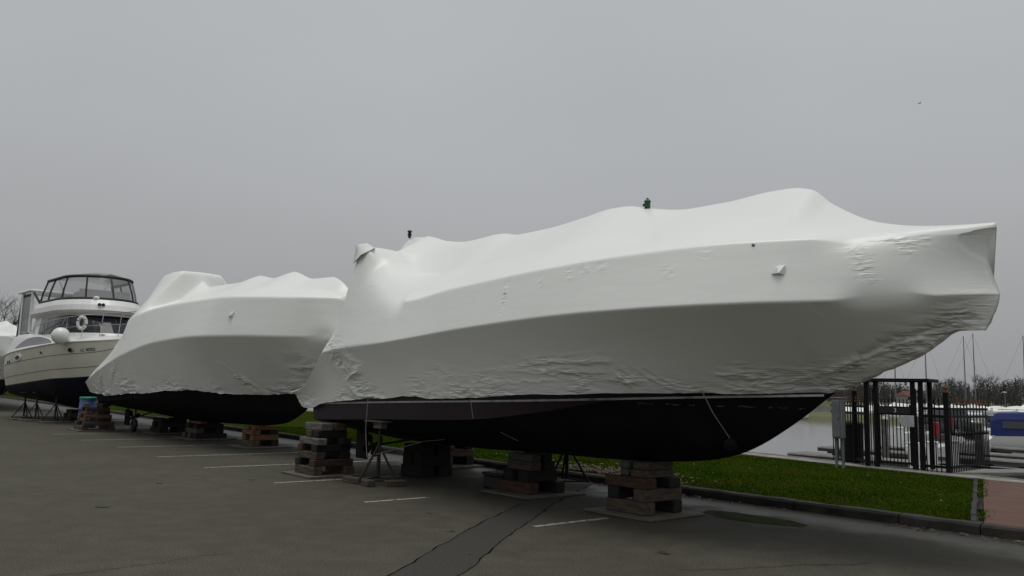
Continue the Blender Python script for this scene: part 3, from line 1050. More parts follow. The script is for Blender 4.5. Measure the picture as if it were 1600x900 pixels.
# stern corner: the film is drawn to a pointed tip over the rail end
for sgn in (-1, 1):
    tp = MB()
    c = Vector((-5.5, sgn * 1.5, 4.10))
    ringA = [c + Vector((0.16, sgn * 0.10, -0.16)), c + Vector((-0.07, sgn * 0.12, -0.30)), c + Vector((-0.10, -sgn * 0.04, -0.18)), c + Vector((0.10, -sgn * 0.22, 0.0)), c + Vector((0.30, -sgn * 0.10, -0.02))]
    ringB = [c + Vector((0.04, sgn * 0.05, 0.03)), c + Vector((-0.10, sgn * 0.06, 0.0)), c + Vector((-0.13, -sgn * 0.01, 0.05)), c + Vector((-0.02, -sgn * 0.09, 0.085)), c + Vector((0.14, -sgn * 0.04, 0.075))]
    tip = c + Vector((-0.22, sgn * 0.03, 0.085))
    tp.add(ringA + ringB + [tip], [(k, (k + 1) % 5, 5 + (k + 1) % 5, 5 + k) for k in range(5)] + [(5 + k, 5 + (k + 1) % 5, 10) for k in range(5)])
    tp.build('rail_tip', 'wrap', boat1, smooth=True)

keel1 = rail([(-7.1, 0, 0.70), (-5.95, 0, 0.60), (-3.93, 0, 0.60), (-2.12, 0, 0.64), (-0.17, 0, 0.68), (0.9, 0, 0.77), (1.4, 0, 0.88), (1.65, 0, 0.98), (2.16, 0, 1.28), (2.72, 0, 1.69)])
chine1 = rail([(-7.1, 1.55, 0.96), (-6.79, 1.55, 0.97), (-4.41, 1.53, 1.07), (-2.07, 1.45, 1.17), (-0.75, 1.28, 1.33), (0.34, 1.08, 1.51), (1.2, 0.78, 1.6), (1.9, 0.45, 1.66), (2.72, 0.02, 1.74)])
top1 = ((lambda t: np.minimum(hem1[0](t) - 0.03, 1.60) * (t < 2.6) + 0.02 * (t >= 2.6)), (lambda t: np.maximum(hem1[1](np.maximum(t, -6.4)), 1.3) + 0.12))
t_, bot, sid = hull_mesh(keel1, chine1, top1, -6.92, 2.72, 90)
h = MB(); h.grid(bot)
h.add(bot[0], [tuple(range(len(bot[0])))])
h.build('hull_bottom', 'hullblack', boat1, smooth=True)
for s in (0, 1):
    h = MB(); h.grid([r_[s] for r_ in sid])
    h.build('hull_side', 'hullpurple', boat1, smooth=True)
h = MB()
a = [(p[0], p[1], p[2]) for p in sid[0][0]]; b = [(p[0], p[1], p[2]) for p in sid[0][1]]
h.add([a[0], a[3], b[3], b[0]], [(0, 1, 2, 3)])
h.build('transom', 'hullpurple', boat1)
stz = pchip([(-6.9, 1.255), (-4.9, 1.335), (-0.8, 1.475), (1.9, 1.60), (2.66, 1.635)])
for sgn in (-1, 1):
    h = MB(); G = []
    for tt in np.linspace(-6.85, 2.6, 80):
        cw, cz = float(chine1[0](tt)), float(min(chine1[1](tt), top1[1](tt) - 0.03))
        tw, tz = float(top1[0](tt)), float(top1[1](tt))
        row = []
        for dz_ in (-0.013, 0.013):
            z = float(stz(tt)) + dz_
            f_ = (z - cz) / max(1e-3, tz - cz)
            if f_ >= 0:
                w = cw + (tw - cw) * f_
            else:
                w = cw
            row.append((tt, sgn * (w + 0.006), z))
        G.append(row)
    h.grid(G)
    h.build('boot_stripe', 'stripe', boat1)
wmk = 0
for sgn in (-1, 1):
    for (ta, tb) in ((0.62, 0.80), (0.95, 1.12), (1.2, 1.27), (1.5, 1.58), (1.72, 1.90), (2.02, 2.06), (2.1, 2.2), (2.3, 2.36)):
        h = MB(); G = []
        for tt in np.linspace(ta, tb, 5):
            cw = float(np.minimum(chine1[0](tt), top1[0](np.array(tt)) + 0.02)); cz = float(np.minimum(chine1[1](tt), top1[1](np.array(tt)) - 0.03)); kz = float(keel1[1](tt))
            row = []
            for z in (1.475, 1.492):
                z = z + 0.006 * math.sin(tt * 40)
                ss = np.linspace(0, 1, 60); zs = kz + (cz - kz) * (ss * 0.58 + 0.42 * ss ** 2.2)
                row.append((tt, sgn * (cw * float(np.interp(z, zs, ss)) + 0.008), z - 0.004))
            G.append(row)
        h.grid(G); h.build('waterline_scuff', 'scuff', boat1)
# running gear
for sgn in (-1, 1):
    h = MB()
    h.box((-6.45, sgn * 0.75, 0.52), (0.42, 0.035, 0.55), None, 0.012)
    h.tube([(-6.45, sgn * 0.75, 0.7), (-6.45, sgn * 0.75, 1.0)], 0.025)
    h.build('rudder', 'hullblack', boat1)
    h = MB()
    h.tube([(-6.0, sgn * 0.72, 0.52), (-4.2, sgn * 0.7, 0.80)], 0.022)
    h.box((-5.85, sgn * 0.72, 0.68), (0.10, 0.02, 0.30))
    h.build('propeller_shaft', 'hullblack', boat1)
    h = MB()
    h.lathe((-6.12, sgn * 0.72, 0.51), [(0.01, -0.09), (0.05, -0.05), (0.055, 0.06), (0.03, 0.09)], 10, (Vector((0, 1, 0)), Vector((0, 0, 1)), Vector((1, 0, 0))))
    for k in range(4):
        a = k * math.pi / 2 + 0.4
        e = Vector((0, math.cos(a), math.sin(a))); q = Vector((0.5, -math.sin(a) * 0.8, math.cos(a) * 0.8))
        c = Vector((-6.1, sgn * 0.72, 0.51))
        h.add([c + e * 0.05 - q * 0.03, c + e * 0.05 + q * 0.03, c + e * 0.15 + q * 0.11, c + e * 0.23 + q * 0.04, c + e * 0.22 - q * 0.05, c + e * 0.14 - q * 0.10], [(0, 1, 2, 3, 4, 5)])
    h.build('propeller', 'ruststand', boat1)
# vents set into the film
vz = float(ridge1[1](-0.05)) - 0.03
h = MB(); h.lathe((-0.05, 0, vz), [(0.042, 0), (0.042, 0.085), (0.052, 0.088), (0.048, 0.10), (0.017, 0.13), (0.014, 0.145), (0.003, 0.15)], 14)
h.box((-0.09, -0.02, vz + 0.045), (0.035, 0.035, 0.035))
h.build('roof_vent', 'greenvent', boat1)
h = MB(); h.lathe((-6.26, 0, 4.60), [(0.03, 0), (0.03, 0.05), (0.045, 0.055), (0.045, 0.08), (0.03, 0.085), (0.035, 0.12), (0.05, 0.125), (0.04, 0.15)], 10)
h.build('roof_vent', 'blacktrim', boat1)
def side_vent(parent, t, up, gun, frac, size):
    w = float(gun[0](t)) * (1 - frac) + float(up[0](t)) * frac
    z = float(gun[1](t)) * (1 - frac) + float(up[1](t)) * frac
    h = MB()
    s = size
    h.add([(t - s, -w + 0.02, z + s * 0.55), (t + s * 0.9, -w + 0.02, z + s * 0.55), (t + s * 0.8, -w - 0.0, z - s * 0.7), (t - s * 0.8, -w, z - s * 0.7),
           (t - s * 0.45, -w - s * 0.7, z - s * 0.6), (t + s * 0.45, -w - s * 0.7, z - s * 0.55), (t + s * 0.1, -w - s * 0.35, z + s * 0.2)],
          [(0, 1, 6), (0, 6, 4), (6, 1, 5), (6, 5, 4), (1, 2, 5), (0, 4, 3), (4, 5, 2, 3)])
    h.build('side_vent', 'tape', parent)
side_vent(boat1, 2.70, up1, gun1, 0.52, 0.085)
h = MB(); h.lathe((2.42, -float(up1[0](2.42)) - 0.005, float(up1[1](2.42)) - 0.045), [(0.02, -0.02), (0.022, 0.012), (0.012, 0.02)], 10, (Vector((1, 0, 0)), Vector((0, 0, 1)), Vector((0, -1, 0))))
h.build('rail_knob', 'galv', boat1)
# lashing lines from the film hem
def lash(pts, r=0.006):
    h = MB(); h.tube(pts, r, 6); return h.build('lashing_rope', 'rope', boat1)
lash([(1.50, -0.86, 1.66), (1.53, -0.68, 1.4), (1.56, -0.38, 1.09)])
h = MB(); h.lathe((1.56, -0.385, 1.02), [(0.02, -0.03), (0.075, -0.02), (0.085, 0.0), (0.075, 0.02), (0.02, 0.03)], 14, (Vector((0.8, 0.3, 0.52)).normalized(), Vector((-0.4, -0.35, 0.85)).normalized(), Vector((0.44, -0.89, 0.1)).normalized()))
h.build('lashing_pad', 'blackiron', boat1)
lash([(-1.93, -1.62, 1.46), (-1.95, -1.55, 1.19)])
lash([(-1.78, -1.18, 1.00), (-1.68, -0.92, 0.875)], 0.004)
lash([(-4.72, -1.67, 1.40), (-4.70, -1.70, 0.9), (-4.62, -1.70, 0.45)])
lash([(-4.62, -1.68, 0.45), (-4.1, -0.9, 0.72), (-3.6, -0.3, 0.80)], 0.005)

# --- the second wrapped boat ----------------------------------------
C2, A2 = (-6.5, 21.3, 0), R(-47)
boat2 = empty('shrink_wrapped_boat', C2, A2, 'boat in white shrink wrap with a raised boxy flybridge hump, second from the gate', 'boat', 'boats laid up on timber cribs')
hem2 = rail([(-9.0, 1.7, 1.45), (-8.81, 1.75, 1.24), (-7.9, 1.74, 1.16), (-7.23, 1.72, 1.15), (-4, 1.66, 1.28), (-1.99, 1.6, 1.38), (-0.49, 1.35, 1.39), (0.64, 1.0, 1.33), (1.6, 0.68, 1.35), (2.46, 0.38, 1.42), (3.1, 0.1, 1.6), (3.6, 0.06, 1.95), (4.2, 0.06, 2.3), (4.7, 0.06, 2.5)])
gun2 = rail([(-9.0, 1.85, 1.50), (-8.6, 1.95, 1.55), (-8.05, 2.0, 1.68), (-6.5, 2.03, 2.06), (-4.96, 2.05, 2.35), (-2.28, 2.1, 2.64), (0.2, 2.05, 2.72), (2.2, 1.65, 2.70), (3.24, 1.22, 2.68), (4.0, 0.6, 2.68), (4.7, 0.08, 2.7)])
up2 = rail([(-9.0, 1.8, 1.52), (-8.6, 1.86, 1.66), (-8.0, 1.87, 1.98), (-6.56, 1.86, 2.60), (-5.9, 1.85, 3.0), (-5.4, 1.84, 3.36), (-4.97, 1.84, 3.49), (-2.25, 1.86, 3.66), (0.82, 1.74, 3.69), (2.3, 1.45, 3.64), (3.5, 0.95, 3.59), (4.34, 0.15, 3.58), (4.7, 0.06, 3.52)])
ridge2 = rail([(-9.0, 0, 1.55), (-8.3, 0, 2.2), (-7.3, 0, 3.2), (-6.5, 0, 4.4), (-6.2, 0, 4.97), (-6.05, 0, 5.05), (-4.72, 0, 5.02), (-4.6, 0, 4.98), (-4.4, 0, 4.70), (-3.9, 0, 4.53), (-2.86, 0, 4.51), (-1.86, 0, 4.49), (-0.67, 0, 4.58), (0.29, 0, 4.44), (1.26, 0, 4.51), (2.34, 0, 4.24), (3.25, 0, 4.20), (3.7, 0, 4.04), (4.15, 0, 3.72), (4.7, 0, 3.55)])
mw2 = pchip([(-9.0, 0.8), (-6.6, 0.75), (-6.1, 0.62), (-4.6, 0.62), (-4.2, 0.8), (-2.5, 0.85), (1.5, 0.75), (3.4, 0.4), (4.7, 0.04)])
mzb = mid_of(up2, ridge2, 0.10)[1]
flat2 = pchip([(-9, 0), (-6.5, 0), (-6.1, 1.0), (-4.6, 1.0), (-4.35, 0), (4.7, 0)])
mid2 = (mw2, lambda t: mzb(t) * (1 - flat2(t)) + (ridge2[1](t) - 0.03) * flat2(t))
def soft2(t, r_, kn):
    g = np.exp(-((r_ - kn[1]) / 8.0) ** 2) * sstep(3.6, 4.0, t)
    u = np.exp(-((r_ - kn[2]) / 8.0) ** 2) * np.maximum(sstep(-5.3, -5.9, t), sstep(4.0, 4.4, t))
    rd = 0.06 * np.exp(-((r_ - kn[4]) / 3.0) ** 2)
    return np.clip(g + u + rd, 0, 1)
def warp2(P, t, rs, kn):
    f = np.clip((rs - kn[1]) / (kn[2] - kn[1]), 0, 1)
    bow = sstep(3.9, 4.7, t)[:, None]
    P[..., 0] -= bow * 0.15 * (4 * f * (1 - f))[None, :]
    return P
b2 = [(-7.2, 1.6, 0.3, 0.35, 0.05, 1.0), (-6.0, 1.75, 0.5, 0.25, 0.035, 0.7), (-5.2, 1.55, 0.6, 0.15, 0.04, 0.1), (1.1, 1.75, 0.35, 0.12, 0.06, -0.6), (1.2, 1.6, 0.15, 0.2, 0.05, 0.4), (3.1, 2.0, 0.3, 0.3, 0.05, 0.4), (2.4, 1.55, 0.3, 0.1, 0.03, 0.3)]
fd2 = film_disp(0.055, 0.2, b2)
cover2, P2 = wrap_cover('wrap_cover', [hem2, gun2, up2, mid2, ridge2], -9.0, 4.7, 420, (44, 24, 12, 12), soft2, fd2, warp2, boat2, 3.05)
keel2 = rail([(-9, 0, 0.62), (-4.56, 0, 0.47), (-0.27, 0, 0.52), (1.2, 0, 0.62), (2.1, 0, 0.88), (2.7, 0, 1.25), (3.2, 0, 1.7)])
chine2 = rail([(-9, 1.55, 0.88), (-3.31, 1.45, 1.18), (-0.73, 1.25, 1.37), (0.8, 0.9, 1.40), (2, 0.5, 1.45), (3.2, 0.02, 1.75)])
top2 = ((lambda t: (hem2[0](t) - 0.05) * (t < 3.1) + 0.02 * (t >= 3.1)), (lambda t: np.maximum(hem2[1](np.maximum(t, -8.2)), 1.2) + 0.12))
t_, bot, sid = hull_mesh(keel2, chine2, top2, -8.55, 3.2, 70)
h = MB(); h.grid(bot); h.add(bot[0], [tuple(range(len(bot[0])))])
h.build('hull_bottom', 'hullblack', boat2, smooth=True)
for s in (0, 1):
    h = MB(); h.grid([r_[s] for r_ in sid]); h.build('hull_side', 'hullnavy', boat2, smooth=True)
h = MB(); a, b = sid[0]
h.add([a[0], a[3], b[3], b[0]], [(0, 1, 2, 3)]); h.build('transom', 'hullnavy', boat2)
for sgn in (-1, 1):
    h = MB(); h.box((-7.9, sgn * 0.8, 0.42), (0.45, 0.04, 0.5), None, 0.012); h.tube([(-7.9, sgn * 0.8, 0.6), (-7.9, sgn * 0.8, 0.95)], 0.025)
    h.build('rudder', 'hullblack', boat2)
    h = MB(); h.tube([(-7.4, sgn * 0.78, 0.42), (-5.4, sgn * 0.75, 0.72)], 0.025); h.box((-7.2, sgn * 0.78, 0.6), (0.1, 0.02, 0.34))
    h.build('propeller_shaft', 'hullblack', boat2)
    h = MB()
    for k in range(4):
        a = k * math.pi / 2 + 0.4
        e = Vector((0, math.cos(a), math.sin(a))); q = Vector((0.5, -math.sin(a) * 0.8, math.cos(a) * 0.8)); c = Vector((-7.45, sgn * 0.78, 0.42))
        h.add([c + e * 0.05 - q * 0.03, c + e * 0.05 + q * 0.03, c + e * 0.17 + q * 0.12, c + e * 0.26 + q * 0.04, c + e * 0.25 - q * 0.05, c + e * 0.16 - q * 0.11], [(0, 1, 2, 3, 4, 5)])
    h.lathe((-7.45, sgn * 0.78, 0.42), [(0.01, -0.09), (0.06, -0.05), (0.06, 0.06), (0.03, 0.09)], 10, (Vector((0, 1, 0)), Vector((0, 0, 1)), Vector((1, 0, 0))))
    h.build('propeller', 'ruststand', boat2)
side_vent(boat2, 1.62, up2, gun2, 0.55, 0.10)

# --- sliver of a further wrapped boat behind the cruiser ------------
boat4 = copy_tree(boat2)
boat4['label'] = 'boat in white shrink wrap at left frame edge, behind the cream cruiser'
bow4 = Vector((-23.5, 38.3, 0))
boat4.location = bow4 - Vector((math.cos(A2), math.sin(A2), 0)) * 4.5
# ------------------------------------------------------------------ the uncovered cruiser
def text_mesh(name, body, size, mat, parent, mw, extrude=0.002):
    cu_ = bpy.data.curves.new(name, 'FONT')
    cu_.body = body
    cu_.size = size
    cu_.extrude = extrude
    cu_.align_x = 'CENTER'
    cu_.align_y = 'CENTER'
    tmp = bpy.data.objects.new('tmp', cu_)
    COL.objects.link(tmp)
    bpy.context.view_layer.update()
    me = bpy.data.meshes.new_from_object(tmp.evaluated_get(bpy.context.evaluated_depsgraph_get()))
    bpy.data.objects.remove(tmp)
    me.materials.clear()
    me.materials.append(MAT[mat])
    o = bpy.data.objects.new(name, me)
    COL.objects.link(o)
    o.parent = parent
    o.matrix_local = mw
    return o

def frame_at(pos, xdir, normal):
    x = Vector(xdir).normalized(); z = Vector(normal).normalized()
    y = z.cross(x).normalized(); x = y.cross(z).normalized()
    return Matrix(((x.x, y.x, z.x, pos[0]), (x.y, y.y, z.y, pos[1]), (x.z, y.z, z.z, pos[2]), (0, 0, 0, 1)))

C3, A3 = (-16.04, 31.03, 0), R(-46)
boat3 = empty('motor_cruiser', C3, A3, 'uncovered cream motor cruiser with black framed flybridge enclosure', 'boat', 'boats laid up on timber cribs')
keel3 = rail([(-5.7, 0, 0.62), (0, 0, 0.46), (1.6, 0, 0.55), (2.6, 0, 0.95), (3.3, 0, 1.6), (3.9, 0, 2.4), (4.35, 0, 3.05)])
chine3 = rail([(-5.7, 1.5, 0.95), (0, 1.4, 1.15), (1.8, 0.95, 1.35), (2.7, 0.5, 1.6), (3.4, 0.18, 2.0), (4.0, 0.05, 2.55), (4.35, 0.01, 3.06)])
wl3 = rail([(-5.7, 1.66, 1.24), (0.3, 1.52, 1.58), (1.8, 1.10, 1.66), (2.7, 0.66, 1.74), (3.4, 0.24, 2.06), (4.0, 0.06, 2.58), (4.35, 0.012, 3.07)])
gun3 = rail([(-5.7, 1.8, 2.5), (-5.2, 1.85, 2.58), (-2, 1.9, 2.75), (0, 1.85, 2.83), (1.6, 1.6, 2.92), (2.5, 1.16, 2.97), (3.3, 0.62, 3.02), (3.9, 0.24, 3.06), (4.35, 0.02, 3.1)])
def side_pt(t, f):
    """point on the cream topside, f 0..1 from waterline to gunwale, with slight outward convexity"""
    w = float(wl3[0](t)) * (1 - f) + float(gun3[0](t)) * f + 0.05 * math.sin(math.pi * f)
    z = float(wl3[1](t)) * (1 - f) + float(gun3[1](t)) * f
    return w, z
T3 = np.linspace(-5.7, 4.35, 60)
bot = []
for t in T3:
    r_ = []
    cw, cz, kz = float(chine3[0](t)), float(chine3[1](t)), float(keel3[1](t))
    kz = min(kz, cz - 0.004)
    ww, wz = float(wl3[0](t)), float(wl3[1](t))
    pts = [(0, kz)] + [(cw * s, kz + (cz - kz) * (s * 0.6 + 0.4 * s * s)) for s in (0.25, 0.5, 0.75, 1)] + [(ww, wz)]
    r_ = [(t, w, z) for w, z in pts[::-1]] + [(t, -w, z) for w, z in pts[1:]]
    bot.append(r_)
h = MB(); h.grid(bot); h.add(bot[0], [tuple(range(len(bot[0])))])
h.build('hull_bottom', 'hullnavy', boat3, smooth=True)
for sgn in (-1, 1):
    h = MB()
    h.grid([[(t, sgn * side_pt(t, f)[0], side_pt(t, f)[1]) for f in np.linspace(0, 1, 10)] for t in T3])
    h.build('hull_side', 'gelcoat', boat3, smooth=True)
    h = MB()
    h.tube([(t, sgn * (float(gun3[0](t)) + 0.012), float(gun3[1](t)) - 0.01) for t in T3[::2]], 0.028, 6)
    h.build('rub_rail', 'whitegel', boat3, smooth=True)
    for f in (0.27, 0.66):
        h = MB()
        h.tube([(t, sgn * (side_pt(t, f)[0] + 0.002), side_pt(t, f)[1]) for t in np.linspace(-5.6, 3.6, 40)], 0.009, 5)
        h.build('moulding_line', 'navycloth', boat3)
    h = MB()
    h.grid([[(t, sgn * (float(wl3[0](t)) + 0.012), float(wl3[1](t)) - 0.03 + q) for q in (0, 0.07)] for t in T3])
    h.build('boot_stripe', 'hullnavy', boat3)
    for (t, f, rx) in ((-0.1, 0.80, 0.10), (1.95, 0.77, 0.15)):
        w, z = side_pt(t, f)
        w2, z2 = side_pt(t + 0.15, f)
        xd = Vector((0.15, sgn * (w2 - w), z2 - z))
        nrm = Vector((0.25 if t > 1 else 0.05, sgn, -0.12)).normalized()
        h = MB()
        mw = frame_at((t, sgn * w, z), xd, nrm)
        h.lathe((0, 0, 0), [(1, 0), (1, 0.02), (0.8, 0.03)], 20)
        o = h.build('porthole', 'steel', boat3); o.matrix_local = mw @ Matrix.Diagonal((rx, rx * 0.62, 1, 1))
        h = MB(); h.lathe((0, 0, 0.012), [(0.82, 0), (0.82, 0.025)], 20)
        o2 = h.build('pane', 'glassdark', o)
    # hawse / vent trim aft
    w, z = side_pt(-3.2, 0.78)
    h = MB(); h.lathe((0, 0, 0), [(1, 0), (1, 0.02), (0.86, 0.035)], 20)
    o = h.build('engine_vent', 'whitegel', boat3); o.matrix_local = frame_at((-3.2, sgn * w, z), (1, 0, 0.05), (0, sgn, -0.1)) @ Matrix.Diagonal((0.52, 0.15, 1, 1))
    h = MB(); h.lathe((0, 0, 0.03), [(1, 0), (1, 0.012)], 16)
    o2 = h.build('vent_grille', 'glassdark', o); o2.matrix_local = Matrix.Diagonal((0.62, 0.55, 1, 1))
    for tt in (-4.9, -4.6):
        w, z = side_pt(tt, 0.72)
        h = MB(); h.lathe((0, 0, 0), [(0.06, 0), (0.06, 0.02)], 12)
        o = h.build('exhaust_port', 'glassdark', boat3); o.matrix_local = frame_at((tt, sgn * w, z), (1, 0, 0), (0, sgn, -0.1))
w, z = side_pt(2.62, 0.74)
wa_, za_ = side_pt(2.3, 0.74); wb_, zb_ = side_pt(3.0, 0.74)
xd = Vector((0.7, -(wb_ - wa_), zb_ - za_))
nr_ = Vector((0.62, -1, -0.22)).normalized()
text_mesh('registration_number', '1C 40703', 0.165, 'letter', boat3, frame_at(Vector((2.60, -w, z)) + nr_ * 0.02, xd, nr_))
# transom
h = MB()
a = [(-5.7, -side_pt(-5.7, f)[0], side_pt(-5.7, f)[1]) for f in np.linspace(0, 1, 8)]
b = [(-5.7, side_pt(-5.7, f)[0], side_pt(-5.7, f)[1]) for f in np.linspace(0, 1, 8)]
h.grid([a, b]); h.build('transom', 'gelcoat', boat3)
# deck moulding above the rub rail
deckr = rail([(-5.7, 1.72, 2.72), (-5.0, 1.68, 3.2), (-4.2, 1.68, 3.36), (-3.2, 1.68, 3.36), (-1.6, 1.66, 3.27), (0, 1.56, 3.17), (1.5, 1.33, 3.12), (2.5, 0.93, 3.13), (3.4, 0.42, 3.15), (4.0, 0.12, 3.16), (4.33, 0.015, 3.13)])
h = MB()
h.grid([[(t, -float(gun3[0](t)) * (1 - s) - float(deckr[0](t)) * s, float(gun3[1](t)) * (1 - s) + float(deckr[1](t)) * s) for s in (0, 0.3, 0.7, 1)]
        + [(t, -float(deckr[0](t)) * c, float(deckr[1](t)) + 0.10 * (1 - c * c) * min(1, float(deckr[0](t)))) for c in (0.8, 0.5, 0.2, -0.2, -0.5, -0.8)]
        + [(t, float(gun3[0](t)) * (1 - s) + float(deckr[0](t)) * s, float(gun3[1](t)) * (1 - s) + float(deckr[1](t)) * s) for s in (1, 0.7, 0.3, 0)] for t in T3])
h.build('deck', 'whitegel', boat3, smooth=True)
for sgn in (-1, 1):
    h = MB(); G = []
    for t in np.linspace(-3.9, 0.7, 30):
        lo_, hi_ = 0.18, 0.18 + 0.70 * math.sin(math.pi * min(1, max(0, (0.72 - t) / 4.64)) ** 0.75) ** 0.8
        G.append([(t, sgn * (float(gun3[0](t)) * (1 - s) + float(deckr[0](t)) * s + 0.012), float(gun3[1](t)) * (1 - s) + float(deckr[1](t)) * s) for s in (lo_, max(lo_ + 0.01, hi_))])
    h.grid(G); h.build('hull_window', 'glassgrey', boat3)

def uout(hw, ta, tcn, tf, z, n=24, ns=6):
    """plan outline: starboard side aft -> rounded front -> port side aft"""
    o = [(ta + (tcn - ta) * i / ns, -hw, z) for i in range(ns)]
    for k in range(n + 1):
        a = -math.pi / 2 + math.pi * k / n
        o.append((tcn + (tf - tcn) * math.cos(a), hw * math.sin(a), z))
    o += [(tcn + (ta - tcn) * (i + 1) / ns, hw, z) for i in range(ns)]
    return o
def shell(levels, cap=True):
    m = MB()
    G = [uout(*l) for l in levels]
    m.grid(G)
    if cap:
        m.add(G[-1], [tuple(range(len(G[-1])))])
    m.add([G[i][0] for i in range(len(G))] + [G[i][-1] for i in range(len(G))][::-1], [tuple(range(2 * len(G)))])
    return m
cab = [(1.5, -3.3, 0.0, 2.75, 3.10), (1.49, -3.3, 0.0, 2.62, 3.26), (1.36, -3.3, -0.3, 1.75, 3.98), (1.42, -3.3, -0.3, 1.75, 4.05)]
shell(cab).build('cabin', 'whitegel', boat3, smooth=False)
def band(levels, z0, z1, off, i0, i1):
    """ring piece following the shell between heights, points i0..i1 of the outline"""
    def at_z(z):
        for a, b in zip(levels[:-1], levels[1:]):
            if a[4] <= z <= b[4]:
                f = (z - a[4]) / (b[4] - a[4])
                l = [a[k] * (1 - f) + b[k] * f for k in range(5)]
                l[0] += off; l[3] += off; l[4] = z
                return uout(*l)
    m = MB(); m.grid([at_z(z)[i0:i1] for z in (z0, (z0 + z1) / 2, z1)])
    return m
band(cab, 3.30, 3.97, 0.014, 2, 35).build('window_band', 'glassdark', boat3)
band(cab, 3.40, 3.94, 0.02, 2, 5).build('side_window', 'glassgrey', boat3)
for i in (10, 18, 26):
    m = MB()
    pts = [uout(*[cab[1][k] * (1 - f) + cab[2][k] * f + (0.02 if k in (0, 3) else 0) for k in range(5)])[i] for f in (0.1, 0.95)]
    m.tube(pts, 0.018, 5); m.build('window_post', 'navycloth', boat3)
fly = [(1.46, -3.6, -0.2, 1.85, 4.05), (1.56, -3.4, -0.3, 2.0, 4.16), (1.55, -3.0, -0.4, 1.9, 4.36), (1.47, -2.8, -0.5, 1.72, 4.56), (1.40, -2.8, -0.5, 1.62, 4.58)]
shell(fly).build('flybridge', 'whitegel', boat3, smooth=False)
# enclosure: clear panels between black edged seams
env = [(1.40, -2.7, -0.5, 1.62, 4.60), (1.34, -2.65, -0.5, 1.42, 5.0), (1.20, -2.6, -0.5, 1.05, 5.50)]
m = MB(); m.grid([uout(*l) for l in env]); m.build('clear_panels', 'clear', boat3, smooth=True)
m = MB()
top = uout(*env[-1])
rt = [[(p[0], p[1] * s, 5.50 + 0.24 * (1 - s * s) * (0.55 + 0.45 * min(1, (p[0] + 2.6) / 1.5) if p[0] < 0.2 else 1 - 0.55 * (p[0] - 0.2))) for s in (1, 0.85, 0.6, 0.3, 0.0)] for p in top[:19]]
rt2 = [[(p[0], p[1] * s, 5.50 + 0.24 * (1 - s * s) * (0.55 + 0.45 * min(1, (p[0] + 2.6) / 1.5) if p[0] < 0.2 else 1 - 0.55 * (p[0] - 0.2))) for s in (1, 0.85, 0.6, 0.3, 0.0)] for p in top[18:]]
m.grid(rt); m.grid(rt2)
m.build('canopy_top', 'smoke', boat3, smooth=True)
m = MB(); m.tube(uout(*env[0]), 0.065, 6); m.build('lower_seam', 'blacktrim', boat3)
m = MB(); m.tube(uout(*env[2]), 0.06, 6); m.build('upper_seam', 'blacktrim', boat3)
for i in (0, 3, 8, 13, 18, 23, 28, 33, 36):
    m = MB(); m.tube([uout(*l)[i] for l in env], 0.036, 5); m.build('panel_seam', 'blacktrim', boat3)
m = MB(); m.box((0.55, 0, 4.82), (0.06, 1.8, 0.4)); m.box((-0.6, 0, 4.8), (0.5, 1.5, 0.42), None, 0.06)
m.build('helm_seat', 'whitegel', boat3)
for y in (-0.35, 0.35):
    m = MB(); m.tube([(-2.55, y, 4.55), (-2.2, y * 2.6, 5.5)], 0.015, 5); m.build('canopy_pole', 'steel', boat3)
for (y, z) in ((-0.55, 4.36), (-0.42, 4.36)):
    m = MB(); m.lathe((0, 0, 0), [(0.05, -0.1), (0.06, 0.0), (0.045, 0.03)], 10, (Vector((0, 1, 0)), Vector((0, 0, 1)), Vector((1, 0, 0))))
    o = m.build('horn', 'blacktrim', boat3); o.location = (1.86, y, z)
m = MB(); m.lathe((0, 0, 0), [(0.05, 0), (0.12, 0.02), (0.13, 0.08), (0.05, 0.13)], 12); o = m.build('searchlight', 'whitegel', boat3); o.location = (1.45, -0.55, 4.56)
# aft cockpit bulkhead with smoked side curtain and hardtop
for sgn in (-1, 1):
    m = MB()
    y = sgn * 1.5
    m.box((-4.95, y, 4.22), (0.20, 0.10, 1.85), None, 0.02); m.build('bulkhead_post', 'whitegel', boat3)
    m = MB(); m.box((-3.5, y, 4.3), (0.16, 0.10, 1.7), None, 0.02); m.build('bulkhead_post', 'whitegel', boat3)
    m = MB(); m.box((-4.22, y, 4.16), (1.26, 0.03, 1.72)); m.build('smoked_panel', 'smoke', boat3)
    m = MB(); m.box((-4.22, y, 5.0), (1.28, 0.06, 0.10)); m.build('panel_frame', 'navycloth', boat3)
    m = MB(); m.box((-4.22, y, 3.38), (1.28, 0.06, 0.08)); m.build('panel_frame', 'navycloth', boat3)
m = MB(); m.box((-4.3, 0, 5.16), (1.9, 3.3, 0.10), None, 0.04); m.build('hardtop', 'whitegel', boat3)
m = MB(); m.add([(-5.05, -1.56, 5.0), (-5.35, -1.5, 3.3), (-5.2, -1.4, 3.3), (-4.95, -1.45, 5.0)], [(0, 1, 2, 3)]); m.tube([(-5.05, -1.5, 5.0), (-5.35, -1.5, 3.3)], 0.05, 6)
m.build('aft_curtain', 'navycloth', boat3)
m = MB(); m.tube([(-3.3, -1.5, 5.05), (-2.75, -1.42, 4.66)], 0.05, 6); m.build('brace', 'blacktrim', boat3)
